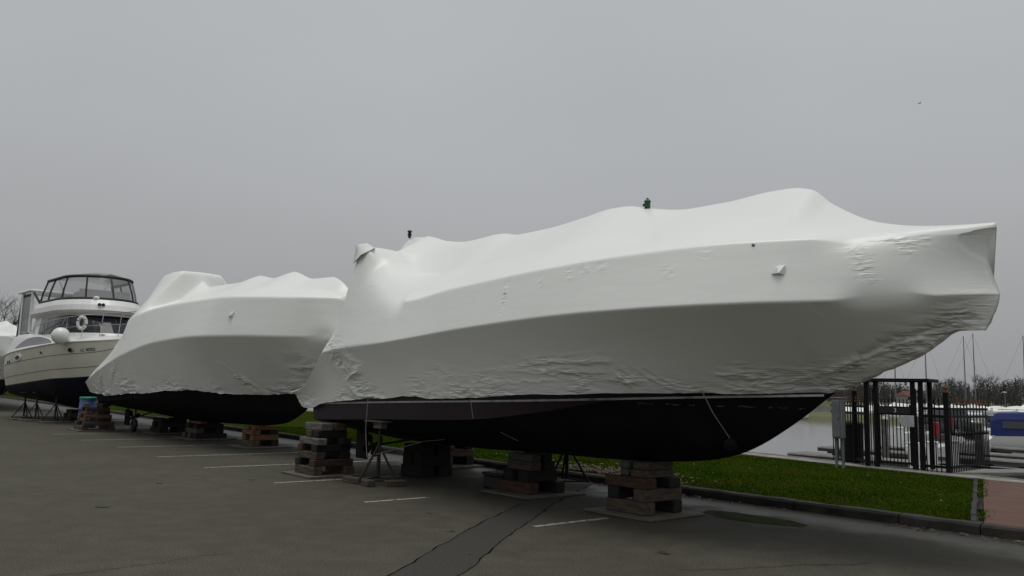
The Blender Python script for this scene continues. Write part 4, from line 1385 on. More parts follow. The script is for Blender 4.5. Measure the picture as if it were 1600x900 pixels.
# bow rail
rpts = [(t, float(deckr[0](t)) * 0.96, float(deckr[1](t))) for t in (-2.2, -1.0, 0.1, 1.1, 2.0, 2.8, 3.5, 4.1)]
for sgn in (-1, 1):
    top_ = []
    for i, (t, w, z) in enumerate(rpts):
        hh = (0.30, 0.50, 0.62, 0.72, 0.78, 0.80, 0.82, 0.84)[i]
        e = (t + 0.12 + 0.25 * (i > 3), sgn * (w + 0.05), z + hh)
        top_.append(e)
        m = MB(); m.tube([(t, sgn * w, z), e], 0.014, 5); m.build('rail_stanchion', 'steel', boat3)
    m = MB(); m.tube([(rpts[0][0] - 0.3, sgn * rpts[0][1], rpts[0][2])] + top_, 0.016, 6); m.build('hand_rail', 'steel', boat3)
    m = MB(); m.tube([((a[0] + b[0]) / 2, sgn * (a[1] + 0.02), (a[2] + b[2]) / 2) for a, b in zip(rpts[2:], [(p[0], p[1], p[2]) for p in top_[2:]])], 0.010, 5); m.build('mid_rail', 'steel', boat3)
m = MB(); m.box((2.75, -0.62, 3.20), (0.30, 0.08, 0.07), None, 0.02); m.build('cleat', 'steel', boat3)

def local3(t, w, z):
    u = Vector((math.cos(A3), math.sin(A3), 0)); v = Vector((-math.sin(A3), math.cos(A3), 0))
    return Vector(C3) + u * t - v * w + Vector((0, 0, z))
bf = empty('ball_fender', local3(1.85, 1.74, 3.13), A3, 'white ball fender hanging from the rail of the cream cruiser', 'fender')
m = MB(); m.lathe((0, 0, 0), [(0.30 * math.sin(math.pi * k / 16) + 0.002, -0.30 * math.cos(math.pi * k / 16)) for k in range(17)], 24); m.build('ball', 'whitegel', bf, smooth=True)
m = MB(); m.lathe((0, 0, 0.28), [(0.06, 0), (0.05, 0.06), (0.02, 0.09)], 10); m.build('neck', 'navycloth', bf)
m = MB(); m.tube([(0, 0, 0.35), (0.0, 0.12, 0.70)], 0.012, 5); m.build('lanyard', 'rope', bf)
lb = empty('lifebuoy', local3(2.25, 1.2, 3.62), A3, 'white horseshoe lifebuoy hung on the cruiser bow rail', 'lifebuoy')
m = MB()
m.tube([(0.20 * math.cos(a) * 0.85, 0, 0.23 * math.sin(a)) for a in np.linspace(0, 2 * math.pi, 28, endpoint=False)], 0.065, 10, close=True)
m.build('ring', 'whitegel', lb, smooth=True)
for a in (0.6, 2.2, 3.9, 5.4):
    m = MB(); m.tube([(0.20 * math.cos(a + q) * 0.85, 0, 0.23 * math.sin(a + q)) for q in (-0.1, 0.1)], 0.068, 10); m.build('band', 'signwhite', lb)
lb.rotation_euler = (0, 0, R(2))
lb.scale = (0.85, 0.85, 0.9)

# ------------------------------------------------------------------ timber cribs, pads, stands
def timber(parent, c, dims, rz, mat, tilt=0.0):
    m = MB(); m.box((0, 0, 0), dims, None, 0.012)
    o = m.build('timber', mat, parent)
    o.location = c
    o.rotation_euler = (tilt, 0, rz)
    return o
def crib(loc, rz, label, pad, layers, seed, group='timber cribs under the boats'):
    """layers from the ground: (height, orientation, [(offset, length, width, shift, material)])"""
    q = random.Random(seed)
    root = empty('timber_crib', (loc[0], loc[1], 0), rz, label, 'crib', group)
    z = 0.0
    if pad:
        m = MB()
        a, b = pad[0] / 2, pad[1] / 2
        m.box((pad[2], pad[3], 0.0175), (pad[0], pad[1], 0.027), None, 0.004)
        m.build('plywood_pad', 'plywood', root)
        z = 0.031
    for (h_, ori, items) in layers:
        for (off, ln, wd_, sh, mt) in items:
            j = q.uniform(-0.05, 0.05)
            hh = h_ - 0.003
            if ori == 'x':
                timber(root, (sh, off, z + hh / 2), (ln, wd_, hh), j, mt)
            else:
                timber(root, (off, sh, z + hh / 2), (ln, wd_, hh), math.pi / 2 + j, mt)
        z += h_
    return root
def b1w(t, w): 
    p = Vector(C1) + U * t - V * w
    return (p.x, p.y)
U2 = Vector((math.cos(A2), math.sin(A2), 0)); V2 = Vector((-U2.y, U2.x, 0))
def b2w(t, w):
    p = Vector(C2) + U2 * t - V2 * w
    return (p.x, p.y)
g_, d_, r_, o_, p_, n_ = 'wood_grey', 'wood_dark', 'wood_red', 'wood_orange', 'wood_pale', 'wood_green'
# near boat: bow keel crib
crib(b1w(-0.05, 0.05), A1, 'timber crib on plywood under the bow keel of the nearest boat', (1.15, 1.15, 0, 0),
     [(0.165, 'x', [(-0.28, 0.72, 0.2, 0.0, g_), (0.26, 0.72, 0.2, 0, d_)]),
      (0.165, 'y', [(-0.25, 0.72, 0.2, 0, d_), (0.24, 0.74, 0.22, 0, g_)]),
      (0.135, 'x', [(-0.26, 0.74, 0.22, -0.02, r_), (0.2, 0.74, 0.24, 0.0, d_)]),
      (0.10, 'y', [(-0.16, 0.5, 0.16, 0.02, n_), (0.14, 0.56, 0.3, 0, g_)]),
      (0.10, 'y', [(-0.14, 0.48, 0.18, 0, n_), (0.16, 0.5, 0.28, 0, g_)])], 1)
crib(b1w(-2.42, 0.0), A1, 'low timber crib on plywood under the mid keel of the nearest boat', (1.15, 1.2, 0.05, 0),
     [(0.17, 'x', [(-0.27, 0.74, 0.2, 0, r_), (0.25, 0.74, 0.2, 0.04, d_)]),
      (0.17, 'y', [(-0.2, 0.62, 0.24, 0, d_), (0.14, 0.6, 0.26, 0.02, d_)]),
      (0.14, 'x', [(-0.15, 0.56, 0.22, 0, g_), (0.14, 0.56, 0.24, 0.0, d_)]),
      (0.11, 'x', [(-0.15, 0.56, 0.2, 0, n_), (0.13, 0.5, 0.2, 0.0, d_)])], 2)
crib(b1w(-6.27, 1.62), A1, 'tall mixed timber crib under the near stern corner of the nearest boat', (1.12, 1.12, 0, 0),
     [(0.145, 'x', [(-0.30, 0.78, 0.19, 0, g_), (0.30, 0.78, 0.19, 0.02, g_)]),
      (0.125, 'y', [(-0.29, 0.78, 0.19, 0, d_), (0.28, 0.78, 0.2, 0, r_)]),
      (0.13, 'x', [(-0.26, 0.70, 0.19, 0, g_), (0.26, 0.70, 0.19, 0.0, d_)]),
      (0.12, 'y', [(-0.27, 0.72, 0.19, 0, r_), (0.24, 0.70, 0.2, 0, d_)]),
      (0.12, 'x', [(-0.25, 0.78, 0.18, 0.02, p_), (0.22, 0.78, 0.2, 0.03, d_)]),
      (0.13, 'y', [(-0.10, 0.60, 0.2, 0, g_), (0.18, 0.58, 0.2, 0, d_)]),
      (0.135, 'x', [(-0.14, 0.62, 0.24, 0, p_), (0.16, 0.6, 0.24, 0, g_)])], 3)
crib(b1w(-6.75, -1.55), A1, 'timber crib on plywood under the far stern corner of the nearest boat', (1.2, 1.15, 0.05, 0),
     [(0.17, 'x', [(-0.28, 0.74, 0.2, 0, g_), (0.27, 0.74, 0.2, 0, d_)]), (0.16, 'y', [(-0.24, 0.74, 0.22, 0, d_), (0.24, 0.74, 0.22, 0, g_)]),
      (0.16, 'x', [(-0.24, 0.74, 0.22, 0, o_), (0.22, 0.74, 0.2, 0, d_)]), (0.16, 'y', [(-0.2, 0.7, 0.22, 0, d_), (0.2, 0.7, 0.22, 0, d_)]), (0.16, 'x', [(-0.2, 0.7, 0.22, 0, d_), (0.2, 0.7, 0.22, 0, d_)]), (0.14, 'x', [(-0.2, 0.7, 0.22, 0, d_), (0.2, 0.7, 0.22, 0, d_)])], 4)
crib(b1w(-5.35, 0.0), A1, 'dark timber crib under the aft keel behind the boat stand', None,
     [(0.2, 'x', [(-0.2, 0.66, 0.3, 0, d_), (0.2, 0.66, 0.3, 0, d_)]), (0.2, 'y', [(-0.18, 0.66, 0.28, 0, d_), (0.18, 0.66, 0.28, 0, d_)]), (0.18, 'x', [(-0.18, 0.6, 0.28, 0, d_), (0.18, 0.6, 0.28, 0, d_)])], 5)
# second boat
crib(b2w(0.30, 0.15), A2, 'orange brown timber crib under the bow keel of the second boat', (1.25, 1.2, 0.0, 0),
     [(0.15, 'x', [(-0.26, 0.66, 0.2, 0, g_), (0.26, 0.66, 0.2, 0, d_)]), (0.14, 'y', [(-0.23, 0.68, 0.2, 0, o_), (0.24, 0.70, 0.2, 0, o_)]),
      (0.12, 'x', [(-0.24, 0.68, 0.22, 0, o_), (0.22, 0.66, 0.22, 0, d_)]), (0.09, 'y', [(-0.15, 0.6, 0.22, 0, o_), (0.2, 0.6, 0.22, 0, o_)])], 6)
crib(b2w(-3.2, 0.15), A2, 'wide dark timber crib on plywood under the middle of the second boat', (1.5, 1.3, 0, 0),
     [(0.14, 'y', [(-0.4, 0.9, 0.22, 0, g_), (0.0, 0.9, 0.22, 0, g_), (0.4, 0.9, 0.22, 0, d_)]), (0.14, 'x', [(-0.3, 0.9, 0.22, 0, g_), (0.26, 0.9, 0.22, 0, d_)]), (0.12, 'y', [(-0.3, 0.8, 0.22, 0, d_), (0.26, 0.8, 0.22, 0, d_)]), (0.07, 'x', [(-0.2, 0.8, 0.22, 0, o_), (0.2, 0.8, 0.22, 0, d_)])], 7)
crib(b2w(-8.05, 1.74), A2, 'pallet style timber crib with orange beams beside the blue drum', (1.35, 1.2, -0.1, 0),
     [(0.14, 'x', [(-0.38, 0.95, 0.18, 0, g_), (0.38, 0.95, 0.18, 0, g_)]), (0.12, 'y', [(-0.40, 0.9, 0.18, 0, g_), (0.40, 0.9, 0.18, 0, g_)]),
      (0.11, 'x', [(-0.30, 0.8, 0.16, 0, g_), (0.30, 0.8, 0.18, 0, d_)]), (0.11, 'y', [(-0.32, 0.8, 0.16, 0, o_), (0.3, 0.8, 0.16, 0, o_)]), (0.11, 'x', [(-0.26, 0.7, 0.16, 0, g_), (0.26, 0.7, 0.18, 0, d_)]), (0.11, 'y', [(-0.22, 0.7, 0.16, 0, r_), (0.24, 0.7, 0.16, 0, r_)]), (0.13, 'x', [(-0.24, 0.3, 0.18, -0.2, p_), (0.2, 0.6, 0.18, 0, d_)])], 8)
crib(b2w(-6.1, 0.1), A2, 'blackened timber crib under the aft keel of the second boat', (1.2, 1.3, 0, 0),
     [(0.16, 'x', [(-0.3, 0.8, 0.28, 0, d_), (0.3, 0.8, 0.28, 0, d_)]), (0.16, 'y', [(-0.25, 0.8, 0.28, 0, d_), (0.25, 0.8, 0.28, 0, d_)]), (0.12, 'x', [(-0.25, 0.8, 0.28, 0, d_), (0.25, 0.8, 0.28, 0, d_)])], 9)
crib(b2w(-7.2, -1.5), A2, 'dark timber crib under the far stern corner of the second boat', None,
     [(0.2, 'x', [(-0.3, 0.8, 0.2, 0, d_), (0.3, 0.8, 0.2, 0, d_)]), (0.2, 'y', [(-0.28, 0.8, 0.2, 0, d_), (0.28, 0.8, 0.2, 0, d_)]), (0.2, 'x', [(-0.25, 0.8, 0.2, 0, g_), (0.25, 0.8, 0.2, 0, d_)]), (0.2, 'y', [(-0.25, 0.8, 0.2, 0, d_), (0.25, 0.8, 0.2, 0, d_)]), (0.1, 'x', [(-0.25, 0.8, 0.2, 0, d_), (0.25, 0.8, 0.2, 0, d_)])], 10)
# cruiser keel blocks
for (t, lb_, sd) in ((-1.1, 'dark timber crib under the keel of the cruiser, between the stands', 11), (1.2, 'dark timber crib under the forefoot of the cruiser', 12)):
    q = local3(t, 0.1, 0)
    crib((q.x, q.y), A3, lb_, None, [(0.15, 'x', [(-0.25, 0.8, 0.25, 0, d_), (0.25, 0.8, 0.25, 0, d_)]), (0.15, 'y', [(-0.25, 0.8, 0.25, 0, d_), (0.25, 0.8, 0.25, 0, g_)]), (0.15, 'x', [(-0.2, 0.7, 0.25, 0, d_), (0.2, 0.7, 0.25, 0, d_)])], sd)

def stand(loc, rz, top, label, mat='ruststand', tri=0.36, pads=True):
    root = empty('boat_stand', (loc[0], loc[1], 0), rz, label, 'boat stand', 'adjustable boat stands')
    m = MB(); m.tube([(0, 0, 0.12), (0, 0, top - 0.22)], 0.032, 10); m.build('post', mat, root)
    m = MB(); m.tube([(0, 0, top - 0.3), (0, 0, top - 0.09)], 0.018, 8); m.tube([(-0.14, 0, top - 0.24), (0.14, 0, top - 0.24)], 0.010, 6); m.build('screw_handle', mat, root)
    for k in range(3):
        a = 2 * math.pi * k / 3 + 0.5
        m = MB(); m.tube([(0, 0, top - 0.40), (tri * math.cos(a), tri * math.sin(a), 0.06)], 0.020, 6); m.build('leg', mat, root)
    for k in range(3):
        a = 2 * math.pi * k / 3 + 0.5; b = a + 2 * math.pi / 3
        m = MB(); m.tube([(tri * math.cos(a), tri * math.sin(a), 0.075), (tri * math.cos(b), tri * math.sin(b), 0.075)], 0.014, 6); m.build('base_bar', mat, root)
    if pads:
        m = MB(); m.box((0, 0, top - 0.075), (0.26, 0.12, 0.11), None, 0.01); m.build('head_block', 'wood_pale', root)
        m = MB(); m.box((0, 0, top - 0.01), (0.56, 0.30, 0.02), None, 0.004); m.build('head_pad', 'plywood', root)
    else:
        m = MB(); m.box((0, 0, top - 0.03), (0.30, 0.30, 0.04), None, 0.01); m.build('head_pad', 'wood_dark', root)
    return root
stand(b1w(-4.57, 1.50), A1, 1.04, 'rusty boat stand with roped post under the near side of the nearest boat')
stand(b1w(-3.0, -1.35), A1, 1.10, 'dark boat stand on the far side of the nearest boat', 'blackiron', 0.4)
sp1 = local3(-2.83, 1.55, 0); sp2 = local3(-1.55, 1.45, 0); sp3 = local3(0.05, 1.2, 0)
stand(sp1, A3, 1.06, 'boat stand nearest the stern of the cream cruiser', 'hullnavy', 0.42, False)
stand(sp2, A3, 1.08, 'middle boat stand along the near side of the cream cruiser', 'ruststand', 0.42, False)
stand(sp3, A3, 1.10, 'boat stand nearest the bow of the cream cruiser', 'ruststand', 0.42, False)
for i, (sp_, lab) in enumerate(((sp1, 'stern'), (sp2, 'middle'), (sp3, 'foremost'))):
    m = MB(); m.box((0, 0, 0.025), (1.1, 0.95, 0.035), None, 0.006)
    o = m.build('plywood_board', 'plywood'); o.location = (sp_.x, sp_.y, 0); o.rotation_euler = (0, 0, A3)
    tag(o, 'plywood board under the %s stand of the cream cruiser' % lab, 'board', 'plywood boards under stands')
# feet of the near stand
for (t, w, ang, ln, lab) in ((-4.85, 1.78, 0.15, 0.5, 'flat grey timber block under the left foot of the rusty stand'), (-4.42, 1.78, -0.2, 0.36, 'short timber block under the front foot of the rusty stand'), (-4.15, 1.42, 1.3, 0.34, 'small timber block under the right foot of the rusty stand')):
    m = MB(); m.box((0, 0, 0.05), (ln, 0.14, 0.10), None, 0.01)
    o = m.build('timber_block', 'wood_grey'); x, y = b1w(t, w); o.location = (x, y, 0); o.rotation_euler = (0, 0, A1 + ang)
    tag(o, lab, 'timber block', 'blocks under the stand feet')
# black tool box by the middle crib
tb = empty('tool_box', (*b1w(-3.0, 0.15), 0), A1, 'black plastic box on the ground left of the middle crib', 'box')
m = MB(); m.box((0, 0, 0.12), (0.5, 0.36, 0.22), None, 0.03); m.build('body', 'rubber', tb)
m = MB(); m.box((0, 0, 0.25), (0.53, 0.39, 0.05), None, 0.015); m.tube([(-0.1, 0, 0.27), (-0.1, 0, 0.31), (0.1, 0, 0.31), (0.1, 0, 0.27)], 0.012, 6); m.build('lid', 'rubber', tb)
# blue drum
dr = empty('blue_drum', (-14.2, 27.35, 0), 0, 'blue plastic drum with teal lid behind the pallet style crib', 'drum')
m = MB(); m.lathe((0, 0, 0), [(0.26, 0), (0.28, 0.03), (0.285, 0.3), (0.295, 0.31), (0.295, 0.34), (0.285, 0.35), (0.285, 0.6), (0.295, 0.61), (0.295, 0.64), (0.285, 0.65), (0.27, 0.95), (0.25, 0.98)], 24); m.build('body', 'bluedrum', dr, smooth=True)
m = MB(); m.lathe((0, 0, 0.98), [(0.29, -0.03), (0.295, 0.03), (0.27, 0.05), (0.10, 0.055)], 24); m.build('lid', 'greenlid', dr)
# hose reel like wheel chock under the second boat stern
wh = empty('trailer_wheel', (*b2w(-6.9, 0.9), 0.22), A2, 'small black wheel lying upright under the stern of the second boat', 'wheel')
m = MB(); m.tube([(0.16 * math.cos(a), 0, 0.16 * math.sin(a)) for a in np.linspace(0, 2 * math.pi, 20, endpoint=False)], 0.06, 8, close=True); m.build('tyre', 'rubber', wh, smooth=True)
m = MB(); m.lathe((0, 0, 0), [(0.11, -0.03), (0.11, 0.03)], 14, (Vector((1, 0, 0)), Vector((0, 0, 1)), Vector((0, 1, 0)))); m.build('rim', 'ruststand', wh)

# loose leaves and twigs on the asphalt
spots = [((-5.13, 10.44), 0.19, 'curled dark leaf on the asphalt at far left, the largest one'), ((-5.5, 12.96), 0.14, 'dark leaf on the asphalt left of the stall lines'),
         ((-4.29, 13.75), 0.12, 'small dark leaf left of the third stall line'), ((-1.0, 10.62), 0.085, 'dark leaf on the asphalt left of the patched strip'),
         ((-0.62, 9.31), 0.10, 'dark leaf touching the left edge of the patched strip'), ((1.6, 8.36), 0.14, 'dark leaf on the asphalt right of the patched strip'), ((-0.35, 8.07), 0.035, 'tiny dark leaf lying on the patched strip'), ((-6.6, 10.4), 0.05, 'tiny dark leaf at the left frame edge')]
for (x, y), s, lab in spots:
    m = MB()
    q = random.Random(int(s * 1000))
    n = 7
    top, bot_ = [], []
    for i in range(n + 1):
        f = i / n
        wv = 0.16 * s * math.sin(math.pi * f) ** 0.7 + 0.003
        zz = 0.006 + 0.10 * s * math.sin(math.pi * f * 1.2) ** 2
        cx = s * (f - 0.5); cy = 0.12 * s * math.sin(f * 4 + s * 9)
        top.append((cx, cy + wv, zz + 0.25 * wv)); bot_.append((cx, cy - wv, zz))
    m.grid([top, [( (a[0] + b[0]) / 2, (a[1] + b[1]) / 2, min(a[2], b[2]) - 0.004) for a, b in zip(top, bot_)], bot_])
    o = m.build('fallen_leaf', 'leafdark'); o.location = (x, y, 0.0); o.rotation_euler = (0, 0, 0.3 * math.sin(x * 7))
    tag(o, lab, 'leaf', 'leaves lying on the asphalt')
# ------------------------------------------------------------------ harbour gate and railings
GZ = LZ + 0.02
GD = Vector((0.72, -0.69, 0)).normalized()
GN = Vector((-GD.y, GD.x, 0))
GA = Vector((7.97, 18.0, 0))
ZU = Vector((0, 0, 1))
def gp(s, n=0.0, z=0.0):
    return GA + GD * s + GN * n + ZU * z
gate = empty('harbour_gate', gp(0.6), 0, 'black iron dock gate with flat portal roof beyond the lawn', 'gate')
gate_inv = Matrix.Translation(-gp(0.6))
def gbuild(m, name, mat, parent=gate, origin=None):
    o = m.build(name, mat, parent)
    off = origin if origin is not None else gp(0.6)
    o.data.transform(Matrix.Translation(-off))
    return o
for s in (0.0, 0.20, 0.97, 1.13):
    m = MB(); m.box(gp(s, 0, 1.04 + GZ / 2), (0.085, 0.085, 1.92), (GD, GN, ZU), 0.006); gbuild(m, 'portal_post', 'blackiron')
for s in (0.0, 1.13):
    m = MB(); m.box(gp(s + 0.05, 0.45, 1.04 + GZ / 2), (0.085, 0.085, 1.92), (GD, GN, ZU), 0.006); gbuild(m, 'portal_post', 'blackiron')
m = MB(); m.box(gp(0.56, 0.22, 2.03), (1.55, 0.72, 0.07), (GD, GN, ZU), 0.008); gbuild(m, 'portal_roof', 'blackiron')
m = MB()
for z in (1.44, 1.30):
    m.box(gp(0.585, -0.01, z), (0.68, 0.04, 0.05), (GD, GN, ZU))
m.box(gp(0.585, -0.01, 0.26), (0.68, 0.04, 0.05), (GD, GN, ZU))
m.box(gp(0.26, -0.01, 0.86), (0.04, 0.038, 1.3), (GD, GN, ZU)); m.box(gp(0.91, -0.01, 0.86), (0.04, 0.038, 1.3), (GD, GN, ZU))
leaf_ = gbuild(m, 'gate_leaf', 'blackiron')
for k in range(8):
    m = MB(); m.box(gp(0.32 + k * 0.076, -0.01, 0.90), (0.018, 0.018, 1.44), (GD, GN, ZU)); gbuild(m, 'picket', 'blackiron', leaf_)
m = MB(); m.box(gp(0.60, -0.05, 1.375), (0.66, 0.02, 0.13), (GD, GN, ZU)); gbuild(m, 'number_board', 'signblack')
text_mesh('gate_number', '3', 0.13, 'letterwhite', gate, frame_at(gp(0.62, -0.064, 1.375) - gp(0.6), GD, -GN))
m = MB(); m.lathe(gp(0.82, -0.06, 1.16), [(0.12, 0), (0.12, 0.012), (0.11, 0.014)], 24, (GD, ZU, -GN)); m.box(gp(0.92, -0.0662, 1.16), (0.16, 0.012, 0.24), (GD, GN, ZU)); gbuild(m, 'notice_plate', 'signwhite')
for k in range(2):
    m = MB(); m.box(gp(0.08 + k * 0.05, 0, 1.0), (0.018, 0.018, 1.7), (GD, GN, ZU)); gbuild(m, 'picket', 'blackiron')
    m = MB(); m.box(gp(1.03 + k * 0.05, 0, 1.0), (0.018, 0.018, 1.7), (GD, GN, ZU)); gbuild(m, 'picket', 'blackiron')

def railing(p0, p1, n, label, posts, low=False, rust=True, height=1.62):
    p0, p1 = Vector(p0), Vector(p1)
    d = (p1 - p0); L_ = d.length; d.normalize(); nn = Vector((-d.y, d.x, 0))
    root = empty('railing', p0, 0, label, 'railing', 'spiked railings beside the gate')
    def bb(m, name, mat, parent=root):
        o = m.build(name, mat, parent); o.data.transform(Matrix.Translation(-p0)); return o
    for z in (1.44, 1.28, 0.24):
        m = MB(); m.box(p0 + d * L_ / 2 + ZU * z, (L_, 0.04, 0.055), (d, nn, ZU)); bb(m, 'cross_bar', 'blackiron')
    for k in range(n):
        q = p0 + d * (L_ * (k + 0.5) / n)
        m = MB(); m.box(q + ZU * (0.13 + (height - 0.13) / 2), (0.02, 0.02, height - 0.13), (d, nn, ZU)); o = bb(m, 'picket', 'blackiron')
        m = MB(); m.lathe(q + ZU * (height - 0.10), [(0.012, 0), (0.03, 0.03), (0.012, 0.06), (0.022, 0.075), (0.002, 0.16)], 6); bb(m, 'spear_head', 'rustiron' if rust else 'blackiron', o)
        if low:
            q2 = q + d * (L_ * 0.5 / n)
            m = MB(); m.box(q2 + ZU * 0.5, (0.018, 0.018, 0.74), (d, nn, ZU)); o = bb(m, 'short_picket', 'blackiron')
            m = MB(); m.lathe(q2 + ZU * 0.87, [(0.010, 0), (0.024, 0.03), (0.002, 0.11)], 6); bb(m, 'spear_head', 'blackiron', o)
    for s in posts:
        q = p0 + d * s
        m = MB(); m.box(q + ZU * 0.93, (0.095, 0.095, 1.7), (d, nn, ZU), 0.006); o = bb(m, 'post', 'blackiron')
        m = MB(); m.lathe(q + ZU * 1.78, [(0.06, 0), (0.06, 0.03), (0.03, 0.05), (0.045, 0.09), (0.03, 0.13), (0.012, 0.16), (0.003, 0.23)], 10); bb(m, 'finial', 'rustiron', o)
    return root
railing(gp(1.16), gp(1.62), 5, 'short black railing between gate and corner post', (0.46,), rust=False)
railing(gp(1.66), gp(1.66) + Vector((1.75, 1.60, 0)), 12, 'black railing with low pickets running out over the dock, right of gate', (), low=True)
railing(gp(-0.05, 0.06), (8.02, 20.1, 0), 13, 'black railing with rusty orange spikes left of the gate', (0.62,))
# red mooring life saving cabinets are on the docks; the grey service cabinet stands on the lawn edge
cb = empty('service_cabinet', (7.18, 17.62, LZ), R(-42), 'tall grey metal service cabinet on posts left of the gate', 'cabinet')
m = MB(); m.box((0, 0, 1.06), (0.22, 0.20, 0.86), None, 0.015); m.build('body', 'galv', cb)
m = MB(); m.box((-0.02, -0.112, 1.06), (0.165, 0.02, 0.78), None, 0.006); m.build('door', 'galv', cb)
m = MB(); m.box((0.04, -0.127, 1.06), (0.015, 0.012, 0.06)); m.build('handle', 'blacktrim', cb)
m = MB(); m.box((0, 0, 1.505), (0.25, 0.24, 0.025), None, 0.005); m.build('top', 'galv', cb)
for x in (-0.07, 0.07):
    m = MB(); m.box((x, 0.02, 0.315), (0.05, 0.05, 0.63), None, 0.004); m.build('post', 'galv', cb)
bn = empty('litter_bin', (8.05, 19.0, GZ), 0.2, 'dark slatted bin behind the left railing', 'bin')
m = MB(); m.lathe((0, 0, 0), [(0.22, 0), (0.24, 0.05), (0.25, 0.8), (0.26, 0.85), (0.2, 0.86)], 18); m.build('body', 'blackiron', bn)
m = MB(); m.lathe((0, 0, 0.86), [(0.26, 0), (0.25, 0.05), (0.12, 0.10)], 18); m.build('lid', 'blackiron', bn)

# ------------------------------------------------------------------ docks
DZ = -0.95
gw = empty('gangway', gp(0.6, 0.3), 0, 'timber gangway leading down from the gate to the docks', 'gangway')
def wb_(m, name, mat, parent, p0):
    o = m.build(name, mat, parent); o.data.transform(Matrix.Translation(-Vector(p0))); return o
g0, g1 = gp(0.6, 0.3, 0.05), gp(0.6, 18, DZ + 0.02)
dv = (g1 - g0); gl = dv.length; dv.normalize()
side = GD
upv = side.cross(dv)
if upv.z < 0: upv = -upv
m = MB(); m.box((g0 + g1) / 2, (gl, 1.3, 0.08), (dv, side, upv)); wb_(m, 'deck', 'dockwood', gw, gp(0.6, 0.3))
def dock(p, length, width, label, z=DZ):
    p = Vector((p[0], p[1], 0))
    root = empty('floating_dock', p, A1, label, 'dock', 'floating docks')
    m = MB(); m.box((length / 2, 0, z - 0.03), (length, width, 0.06)); m.build('deck', 'dockwood', root)
    m = MB(); m.box((length / 2, -width / 2 - 0.04, z - 0.12), (length, 0.08, 0.20)); m.box((length / 2, width / 2 + 0.04, z - 0.12), (length, 0.08, 0.20)); m.build('fascia', 'dockdark', root)
    m = MB(); m.box((length / 2, -width / 2 - 0.09, z - 0.03), (length, 0.02, 0.06)); m.build('rubbing_strip', 'dockedge', root)
    m = MB()
    for k in range(int(length / 3)):
        m.box((1.2 + k * 3, 0, z - 0.35), (1.6, width * 0.8, 0.34), None, 0.04)
    m.build('float', 'dockdark', root)
    return root
starts = [((13.7, 38.5), 34, 1.6), ((17.0, 43.6), 40, 1.4), ((17.6, 33.4), 30, 1.2), ((21.0, 45.5), 40, 1.3), ((25.5, 50.5), 44, 1.5), ((31.0, 58.0), 50, 1.5), ((37.5, 68.0), 60, 1.6), ((44, 82), 70, 1.6)]
names = ['nearest dock, its left end in the open water', 'second dock out, starting beside the grey cabinet', 'short dock right below the railing', 'third dock out behind the gate', 'fourth dock out, below the blue canvas boat', 'fifth dock out behind the blue canvas boat', 'sixth dock out across the basin', 'farthest dock across the basin']
for (p, ln, wd_), lb_ in zip(starts, names):
    dock(p, ln, wd_, 'grey timber floating ' + lb_)

def pedestal(p, h_, mat, name, label, cat, group, z=DZ):
    root = empty(name, (p[0], p[1], z), 0, label, cat, group)
    m = MB(); m.box((0, 0, h_ * 0.46), (0.30, 0.26, h_ * 0.92), None, 0.03); m.build('body', mat, root)
    m = MB(); m.box((0, 0, h_ * 0.96), (0.36, 0.32, h_ * 0.08), None, 0.02); m.build('cap', mat, root)
    return root
def on_ray(px, Y):      # X for an image column at a given distance
    return (px - 800) / 1250 * Y * 1.006
for i, (px, Y) in enumerate(((1420, 28.5), (1448, 29.5), (1482, 30.5), (1400, 44.0), (1432, 47.0))):
    pedestal((on_ray(px, Y), Y), 1.1, 'whitegel', 'dock_pedestal', ['white power pedestal left of the right gate posts', 'white power pedestal just right of the gate portal', 'white power pedestal right of the corner post', 'white power pedestal far behind the gate leaf', 'white power pedestal far behind the right gate posts'][i], 'pedestal', 'power pedestals on the docks')
for (p, lb_) in (((19.3, 36.6), 'red rescue box right of the corner post, the nearer one'), ((25.6, 46.8), 'red rescue box behind the right railing, the farther one')):
    root = empty('rescue_box', (p[0], p[1], DZ), 0.7, lb_, 'box', 'red rescue boxes on the docks')
    m = MB(); m.box((0, 0, 0.55), (0.08, 0.08, 1.1)); m.build('post', 'dockdark', root)
    m = MB(); m.box((0, -0.02, 1.3), (0.28, 0.2, 0.62), None, 0.03); m.build('body', 'red', root)
    m = MB(); m.box((0, -0.13, 1.3), (0.24, 0.02, 0.54), None, 0.005); m.build('door', 'red', root)
for i, p in enumerate(((18.2, 39.2), (21.0, 36.2), (23.8, 47.0), (29.0, 53.5))):
    root = empty('mooring_pile', (p[0], p[1], WZ), 0, ['weathered pile left of the corner post', 'weathered pile behind the right railing', 'weathered pile by the fourth dock', 'weathered pile beside the blue canvas boat', 'weathered pile at the end of the nearest dock'][i], 'pile', 'mooring piles')
    m = MB(); m.lathe((0, 0, -1), [(0.17, 0), (0.16, 3.0), (0.15, 3.05)], 12); m.build('pile', 'seawall', root)
    m = MB(); m.lathe((0, 0, 2.05), [(0.175, 0), (0.175, 0.05), (0.02, 0.18)], 12); m.build('cap', 'dockedge', root)

